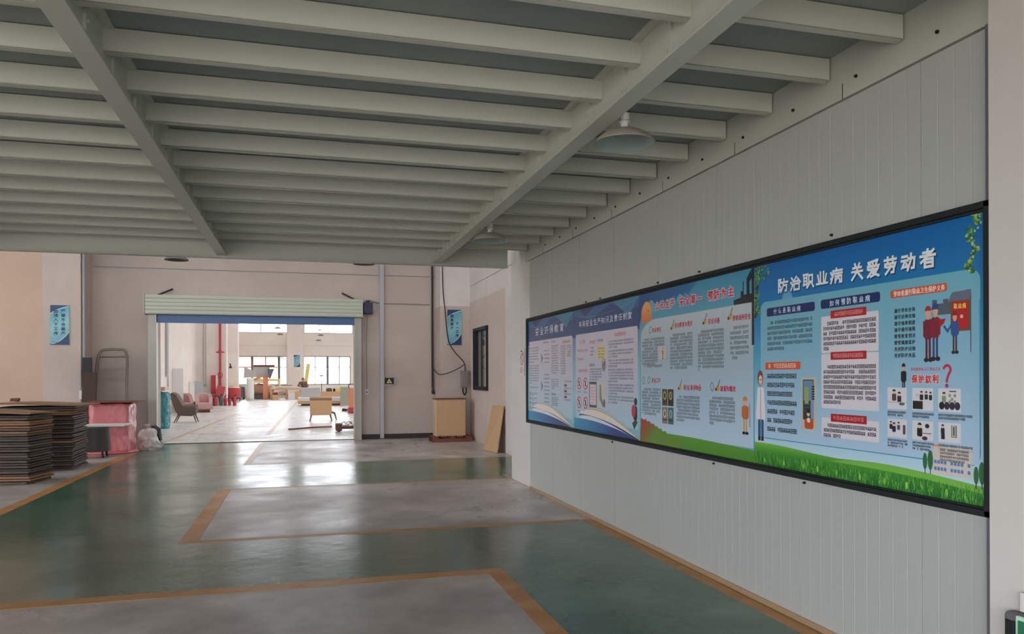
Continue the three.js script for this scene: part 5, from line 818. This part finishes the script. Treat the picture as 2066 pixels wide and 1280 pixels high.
// packing bench area by the left hand window
{
  const t = thing('foam_post', 'white upright foam roll with a grey crate on top, before the end window', 'roll', [-3.25, 0, -50.9]);
  mesh('roll', wobble(new THREE.CylinderGeometry(0.22, 0.24, 1.4, 24, 8), 0.02, 3, 4).translate(0, 0.7, 0), M.white, t);
}
tag(mesh('grey_crate', ext(shapeOf([[-0.36, 0], [0.3, 0.05], [0.3, 0.35], [-0.3, 0.72], [-0.34, 0.7]]), 0.4).translate(-3.25, 1.41, -51.1), M.grey), 'grey wedge of foam resting on the white upright roll', 'foam');
{
  const t = thing('packing_machine', 'orange framed packing machine with a grey hood before the end window', 'machine', [-2.35, 0, -51.8]);
  mesh('post', rb(-0.16, 0.16, 0, 1.45, 0.12, -0.12, 0.02), M.orange, t);
  mesh('beam', [rb(-1.0, 0.9, 1.2, 1.33, 0.1, -0.1, 0.02), T(rb(-0.06, 0.06, 0, 0.5, 0.05, -0.05, 0.01), 0.9, 0.85, 0, 0, 0, 0.3)], M.yellowPlastic, t);
  mesh('arm', [T(rb(-0.5, 0.5, -0.05, 0.05, 0.08, -0.08, 0.02), -0.55, 1.38, 0.1, 0, 0, 0.35), T(rb(-0.35, 0.35, -0.04, 0.04, 0.08, -0.08, 0.02), -0.85, 1.1, 0.1, 0, 0, -0.5)], M.orange, t);
  mesh('hood', ext(shapeOf([[-0.95, 1.45], [0.25, 1.42], [0.22, 2.1], [-0.7, 2.18]]), 0.5).translate(0, 0, -0.5), M.grey, t);
  mesh('hood_top', rb(-0.75, 0.55, 2.12, 2.24, 0.05, -0.55, 0.02), M.legWood, t);
  mesh('funnel', ext(shapeOf([[0.1, 1.98], [0.52, 1.98], [0.3, 1.35], [0.22, 1.35]]), 0.2), M.greyDark, t);
}
{
  const t = thing('cushion_heap', 'rounded brown cushion lying on a dark base before the end window', 'cushion', [-2.75, 0, -53.4]);
  mesh('cushion', wobble(new THREE.SphereGeometry(0.55, 28, 18), 0.05, 2, 3).scale(1.5, 0.75, 0.8).translate(0, 0.62, 0), S({ color: 0xb89484, roughness: 0.9 }), t); mesh('base', rb(-0.9, 0.95, 0, 0.28, 0.4, -0.4, 0.03), M.greyDark, t);
}
{
  const t = thing('upholstered_block', 'dusky grey upholstered block at the corner under the end window', 'sofa', [-4.14, 0, -53.2]);
  mesh('body', rb(-0.42, 0.42, 0.12, 0.85, 0.4, -0.4, 0.06, 4), M.greyDark, t); mesh('feet', [bx(-0.38, -0.3, 0, 0.13, 0.3, 0.22), bx(0.3, 0.38, 0, 0.13, 0.3, 0.22), bx(-0.38, -0.3, 0, 0.13, -0.22, -0.3), bx(0.3, 0.38, 0, 0.13, -0.22, -0.3)], M.black, t);
}
tag(mesh('cloth_cone', lathe([[0.42, 0], [0.36, 0.1], [0.2, 0.28], [0.08, 0.4], [0, 0.44]], 24).translate(-2.85, 1.04, -53.4), M.cloth), 'white conical cover heaped on the brown cushion', 'cover');
{ // long work table
  const t = thing('work_table', 'long wooden work table covered with sheets in front of the end pillar', 'table', [-0.95, 0, -51.8]);
  mesh('table_top', rb(-1.15, 1.15, 0.62, 0.74, 0.5, -0.5, 0.01), M.orangeWood, t);
  for (const [x, z] of [[-1.05, 0.42], [-0.1, 0.42], [1.0, 0.42], [-1.05, -0.42], [-0.1, -0.42], [1.0, -0.42]]) mesh('leg', bx(x - 0.06, x + 0.06, 0, 0.62, z + 0.05, z - 0.05), M.orangeWood, t);
  mesh('shelf', rb(-1.05, 0.0, 0.26, 0.3, 0.4, -0.4, 0.005, 1), M.orangeWood, t);
}
for (const [i, x, w, h, m, l] of [[0, -1.75, 0.3, 0.16, 'red', 'reddish'], [1, -1.4, 0.26, 0.2, 'cloth', 'whitish'], [2, -1.13, 0.2, 0.14, 'orangeWood', 'orange']]) tag(mesh('parts_bundle', wobble(new THREE.BoxGeometry(w, h, 0.3, 6, 4, 4), 0.02, 8, i).translate(x, 0.3 + h / 2, -51.7), M[m]), l + ' bundle on the shelf under the work table', 'bundle');
for (const [x, z, h, m, l] of [[-1.72, -51.18, 0.3, 'orangeWood', 'pale wooden box on the floor under the near end of the work table'], [-0.74, -51.3, 0.42, 'cloth', 'whitish box on the floor under the middle of the work table'], [-0.33, -51.5, 0.5, 'orangeWood', 'tall reddish box under the far end of the work table']]) tag(mesh('parts_box', [rb(x - 0.2, x + 0.2, 0, h, z + 0.2, z - 0.2, 0.01), bx(x - 0.15, x + 0.15, h - 0.001, h + 0.012, z + 0.15, z - 0.15)], M[m]), l, 'box');
{
  const t = thing('paper_sheets', 'pile of white sheets spread on the long work table', 'paper', [-1.05, 0.742, -51.8]);
  for (let k = 0; k < 4; k++) mesh('sheet', T(bx(-0.6, 0.6, 0.02 * k + 0.001, 0.02 * k + 0.018, 0.4, -0.4), 0.05 * k, 0, 0, 0.04 * (k - 1)), M.cloth, t);
}
tag(mesh('dark_board', T(bx(-0.6, 0.5, 0.002, 0.05, 0.2, -0.3), -1.2, 0.87, -52.2, 0, 0, 0.02), M.greyDark), 'dark board lying behind the white sheets on the work table', 'board');
{ // person sitting at the table: one continuous body
  const parts = [];
  const P = { pelvis: [0, 0.5, -0.1], chest: [0, 0.98, -0.02], neck: [0, 1.13, 0], head: [0, 1.27, 0.05], sl: [-0.19, 1.06, -0.01], sr: [0.19, 1.06, -0.01], el: [-0.31, 0.86, 0.14], er: [0.31, 0.86, 0.14], hl: [-0.1, 0.82, 0.34], hr: [0.1, 0.82, 0.34], kl: [-0.14, 0.5, 0.34], kr: [0.14, 0.5, 0.34], fl: [-0.14, 0.06, 0.3], fr: [0.14, 0.06, 0.3], tl: [-0.14, 0.045, 0.46], tr: [0.14, 0.045, 0.46] };
  const B = [['pelvis', 'chest', 0.15, 0.15], ['sl', 'sr', 0.085, 0.085], ['chest', 'neck', 0.1, 0.06], ['neck', 'head', 0.055, 0.09], ['sl', 'el', 0.062, 0.05], ['sr', 'er', 0.062, 0.05], ['el', 'hl', 0.05, 0.035], ['er', 'hr', 0.05, 0.035], ['pelvis', 'kl', 0.11, 0.07], ['pelvis', 'kr', 0.11, 0.07], ['kl', 'fl', 0.07, 0.05], ['kr', 'fr', 0.07, 0.05], ['fl', 'tl', 0.05, 0.035], ['fr', 'tr', 0.05, 0.035]].map(([a, b, r, q]) => [V(P[a]), V(P[b]), r, q]);
  const field = (p) => { let acc = 0; for (const [a, b, r, q] of B) { const ab = b.clone().sub(a), h = Math.min(1, Math.max(0, p.clone().sub(a).dot(ab) / ab.lengthSq())), d = p.distanceTo(a.clone().addScaledVector(ab, h)) - (r + (q - r) * h); acc += Math.exp(-d * 45); } return -Math.log(acc) / 45; };
  const res = 56, mc = new MarchingCubes(res, M.brownFabric, false, false, 60000); mc.isolation = 0; const half = res / 2, c = new THREE.Vector3(0, 0.68, 0.1), R = 0.78;
  for (let z = 0; z < res; z++) for (let y = 0; y < res; y++) for (let x = 0; x < res; x++) mc.field[x + y * res + z * res * res] = -field(new THREE.Vector3((x - half) / half * R + c.x, (y - half) / half * R + c.y, (z - half) / half * R + c.z));
  mc.update();
  const g = new THREE.BufferGeometry(), n = mc.count, pos = new Float32Array(n * 3), col = new Float32Array(n * 3);
  for (let i = 0; i < n; i++) {
    const x = mc.positionArray[3 * i] * R + c.x, y = mc.positionArray[3 * i + 1] * R + c.y, z = mc.positionArray[3 * i + 2] * R + c.z; pos.set([x, y, z], 3 * i);
    const skin = y > 1.14 || (Math.abs(x) < 0.16 && z > 0.29 && y > 0.7 && y < 0.92), C = skin ? [0.5, 0.3, 0.22] : y < 0.56 ? [0.05, 0.06, 0.09] : [0.16, 0.1, 0.07]; col.set(C, 3 * i);
  }
  g.setAttribute('position', new THREE.BufferAttribute(pos, 3)); g.setAttribute('normal', new THREE.BufferAttribute(mc.normalArray.slice(0, n * 3), 3)); g.setAttribute('color', new THREE.BufferAttribute(col, 3)); g.setAttribute('uv', new THREE.BufferAttribute(new Float32Array(n * 2), 2));
  const t = thing('person', 'person in a brown jacket sitting behind the work table with arms resting on it', 'person', [-0.02, 0, -52.75]);
  const b = new THREE.Mesh(g, S({ vertexColors: true, roughness: 0.85 })); b.name = 'body'; b.castShadow = b.receiveShadow = true; t.add(b);
  mesh('hair', wobble(new THREE.SphereGeometry(0.103, 20, 14, 0, Math.PI * 2, 0, 1.75), 0.006, 12).rotateX(-0.45).translate(0, 1.295, 0.035), M.black, t);
  mesh('face', [new THREE.SphereGeometry(0.011, 8, 6).translate(-0.032, 1.275, 0.136), new THREE.SphereGeometry(0.011, 8, 6).translate(0.032, 1.275, 0.136), rb(-0.022, 0.022, 1.213, 1.221, 0.136, 0.124, 0.003, 1)], M.cable, t);
  tag(mesh('stool', [cyl(0.19, 0.05, -0.02, 0.3, -52.88), ...[[0.13, 0.13], [-0.13, 0.13], [0.13, -0.13], [-0.13, -0.13]].map(([x, z]) => cyl(0.018, 0.3, -0.02 + x, 0, -52.88 + z))], M.legWood), 'round wooden stool that the seated person uses behind the table', 'stool');
}
tag(mesh('bottle', lathe([[0, 0], [0.09, 0], [0.1, 0.03], [0.1, 0.25], [0.04, 0.34], [0.035, 0.42], [0, 0.43]], 20).translate(0.14 + 0.05, 0.745, -51.95), M.brownFabric), 'dark bottle standing at the end of the work table beside the person', 'bottle');
tag(mesh('yellow_sheet', T(merge([bx(-0.13, 0.13, 0, 2.35, 0.015, -0.015), bx(-0.13, 0.13, 2.1, 2.36, 0.025, 0.014)]), 0.02, 0.03, -54.3, 0, 0, -0.14), M.yellowPlastic), 'tilted yellow sheet leaning between the end pillar and the window', 'sheet');
// pale bench, crate and packages in the middle
{
  const t = thing('low_platform', 'low white topped platform on a brown wooden base behind the wooden chair', 'platform', [0.95, 0, -40.6]);
  mesh('top', rb(-1.2, 1.15, 0.22, 0.42, 0.7, -0.7, 0.03, 3), M.cloth, t); mesh('edge_board', rb(-1.22, 0.98, 0.1, 0.21, 0.74, -0.6, 0.01), M.orangeWood, t); mesh('base', rb(-1.05, 0.95, 0, 0.1, 0.6, -0.5, 0.01), M.legWood, t);
}
tag(mesh('grey_carton', [rb(-0.15, 0.85, 0.421, 0.9, -40.75, -41.25, 0.02), bx(-0.1, 0.8, 0.895, 0.905, -40.8, -41.2)], M.grey), 'large light grey carton standing on the low platform', 'box');
{
  const t = thing('wooden_crate', 'open wooden crate with packages in it on the low platform', 'crate', [1.4, 0.421, -41.0]);
  mesh('front_panel', rb(-0.52, 0.62, 0, 0.28, 0.24, 0.2, 0.004, 1), M.orangeWood, t); mesh('back_panel', rb(-0.52, 0.62, 0, 0.28, -0.2, -0.24, 0.004, 1), M.orangeWood, t);
  mesh('side_panel', rb(-0.55, -0.52, 0, 0.28, 0.24, -0.24, 0.004, 1), M.orangeWood, t); mesh('side_panel', rb(0.62, 0.65, 0, 0.28, 0.24, -0.24, 0.004, 1), M.orangeWood, t);
  mesh('bottom', rb(-0.52, 0.62, 0.001, 0.02, 0.2, -0.2, 0.002, 1), M.orangeWood, t);
}
for (const [x, w, h, m, l] of [[-0.38, 0.14, 0.36, 'cloth', 'whitish'], [-0.1, 0.3, 0.42, 'legWood', 'dark brown'], [0.16, 0.12, 0.4, 'cable', 'blackish'], [0.38, 0.26, 0.44, 'yellowPlastic', 'yellowish']]) tag(mesh('package', [rb(1.4 + x - w / 2, 1.4 + x + w / 2, 0.445, 0.445 + h, -40.9, -41.1, 0.015), bx(1.4 + x - w / 3, 1.4 + x + w / 3, 0.444 + h, 0.455 + h, -40.92, -41.08)], M[m]), l + ' package sticking up out of the wooden crate', 'package');
tag(mesh('standing_panel', [T(rb(-0.2, 0.2, 0, 0.95, 0.02, -0.02, 0.006), 2.0, 0, -39.5, 0, -0.06), T(rb(-0.16, 0.2, 0, 0.9, 0.02, -0.02, 0.006), 2.12, 0, -39.7, 0.1, -0.06)], S({ color: 0xa09c8c, roughness: 0.7 })), 'grey green panels standing on edge at the end of the low platform', 'panel');
tag(mesh('floor_lamp', [cyl(0.02, 1.1, 0.93, 0.42, -41.45), cyl(0.12, 0.03, 0.93, 0.42, -41.45), cyl(0.1, 0.06, 0.93, 1.5, -41.45)], M.legWood), 'thin dark stand with a flat head rising behind the grey carton', 'stand');
// wooden chair seen from behind
{
  const t = thing('wooden_chair', 'low chair seen from behind, broad pale wooden back, in the middle of the far hall', 'chair', [0.56, 0, -26.1]);
  mesh('backrest', rb(-0.35, 0.35, 0.2, 0.7, 0.03, -0.02, 0.01), M.ply, t); mesh('top_rail', rb(-0.36, 0.36, 0.7, 0.8, 0.04, -0.05, 0.02), S({ color: 0xa07458, roughness: 0.6 }), t);
  mesh('seat', rb(-0.33, 0.33, 0.24, 0.36, -0.02, -0.58, 0.03), M.orangeWood, t);
  for (const [x, z] of [[-0.3, 0], [0.3, 0], [-0.28, -0.52], [0.3, -0.52]]) mesh('leg', bar([x + Math.sign(x) * 0.06, 0, z + (z < -0.1 ? -0.04 : 0.05)], [x, 0.24, z], 0.014, 0.026), M.legWood, t);
  mesh('arm_brace', [bar([0.33, 0.3, -0.35], [0.46, 0.24, -0.5], 0.035), bar([0.46, 0.24, -0.5], [0.53, 0.005, -0.6], 0.03, 0.02)], M.legWood, t);
}
tag(mesh('floor_cable', tube([[-0.4, 0.025, -22.1], [-0.15, 0.025, -22.3], [0.15, 0.025, -22.62], [0.5, 0.025, -22.8], [0.8, 0.025, -22.85]], 0.022, 60), M.redWood), 'long brown strip lying curved on the floor before the wooden chair', 'strip');
{
  const t = thing('trolley', 'low dark trolley with tangled wire lying on the floor inside the door', 'trolley', [1.2, 0, -21.1]);
  mesh('bed', rb(-0.34, 0.5, 0.08, 0.15, 0.2, -0.25, 0.01), M.legWood, t); mesh('end_block', rb(-0.36, -0.2, 0.03, 0.22, 0.22, -0.26, 0.015), M.legWood, t);
  for (const [x, z] of [[-0.28, 0.15], [0.4, 0.15], [-0.28, -0.2], [0.4, -0.2]]) mesh('wheel', T(new THREE.CylinderGeometry(0.04, 0.04, 0.04, 16), x, 0.04, z, 0, Math.PI / 2), M.black, t);
  mesh('wire_tangle', tube(Array.from({ length: 26 }, (_, i) => [-0.2 + 0.02 * i + 0.05 * Math.sin(i * 2.4), 0.22 + 0.05 * Math.sin(i * 1.7), 0.12 * Math.cos(i * 2.1)]), 0.01, 160, 5), M.galv, t);
}
{
  const t = thing('pallet_truck', 'pallet truck with orange mast and red foot at the edge of the door opening', 'pallet truck', [1.88, 0, -31.3]);
  mesh('mast', rb(-0.11, 0.13, 0.12, 1.02, 0.08, -0.08, 0.03, 3), M.orange, t); mesh('foot', rb(-0.16, 0.2, 0.03, 0.24, 0.2, -0.2, 0.03), M.red, t);
  for (const x of [-0.08, 0.1]) mesh('fork', rb(x - 0.05, x + 0.05, 0.06, 0.11, -0.2, -1.2, 0.01), M.red, t);
  mesh('wheel', T(new THREE.CylinderGeometry(0.06, 0.06, 0.1, 18), 0.02, 0.06, 0.12, 0, 0, Math.PI / 2), M.black, t); mesh('handle', tube([[-0.1, 1.0, 0], [-0.12, 1.14, 0.02], [0.02, 1.18, 0.03], [0.14, 1.14, 0.02], [0.12, 1.0, 0]], 0.018, 40), M.black, t);
}
tag(mesh('dark_wedge', ext(shapeOf([[-0.2, 0], [0.16, 0], [0.16, 0.09], [-0.18, 0.12]]), 0.2).translate(1.78, 0.004, -33.3), M.cable), 'small dark block on the floor behind the pallet truck', 'block');
for (const [x, z, h, l] of [[-1.05, -34, 3.58, 'pendant lamp over the packing machine, hung higher of the left pair in the far hall'], [-1.0, -36, 3.42, 'pendant lamp below its neighbour, the lower of the left pair in the far hall'], [0.9, -44, 4.1, 'smallest highest pendant lamp of the three before the right hand end window'], [0.78, -36, 3.4, 'middle pendant lamp of the three before the right hand end window'], [0.72, -38, 3.25, 'lowest pendant lamp of the three before the right hand end window']]) lamp(l, x, z, h + 0.1, 0.75, 9, true);

renderer.render(scene, camera);
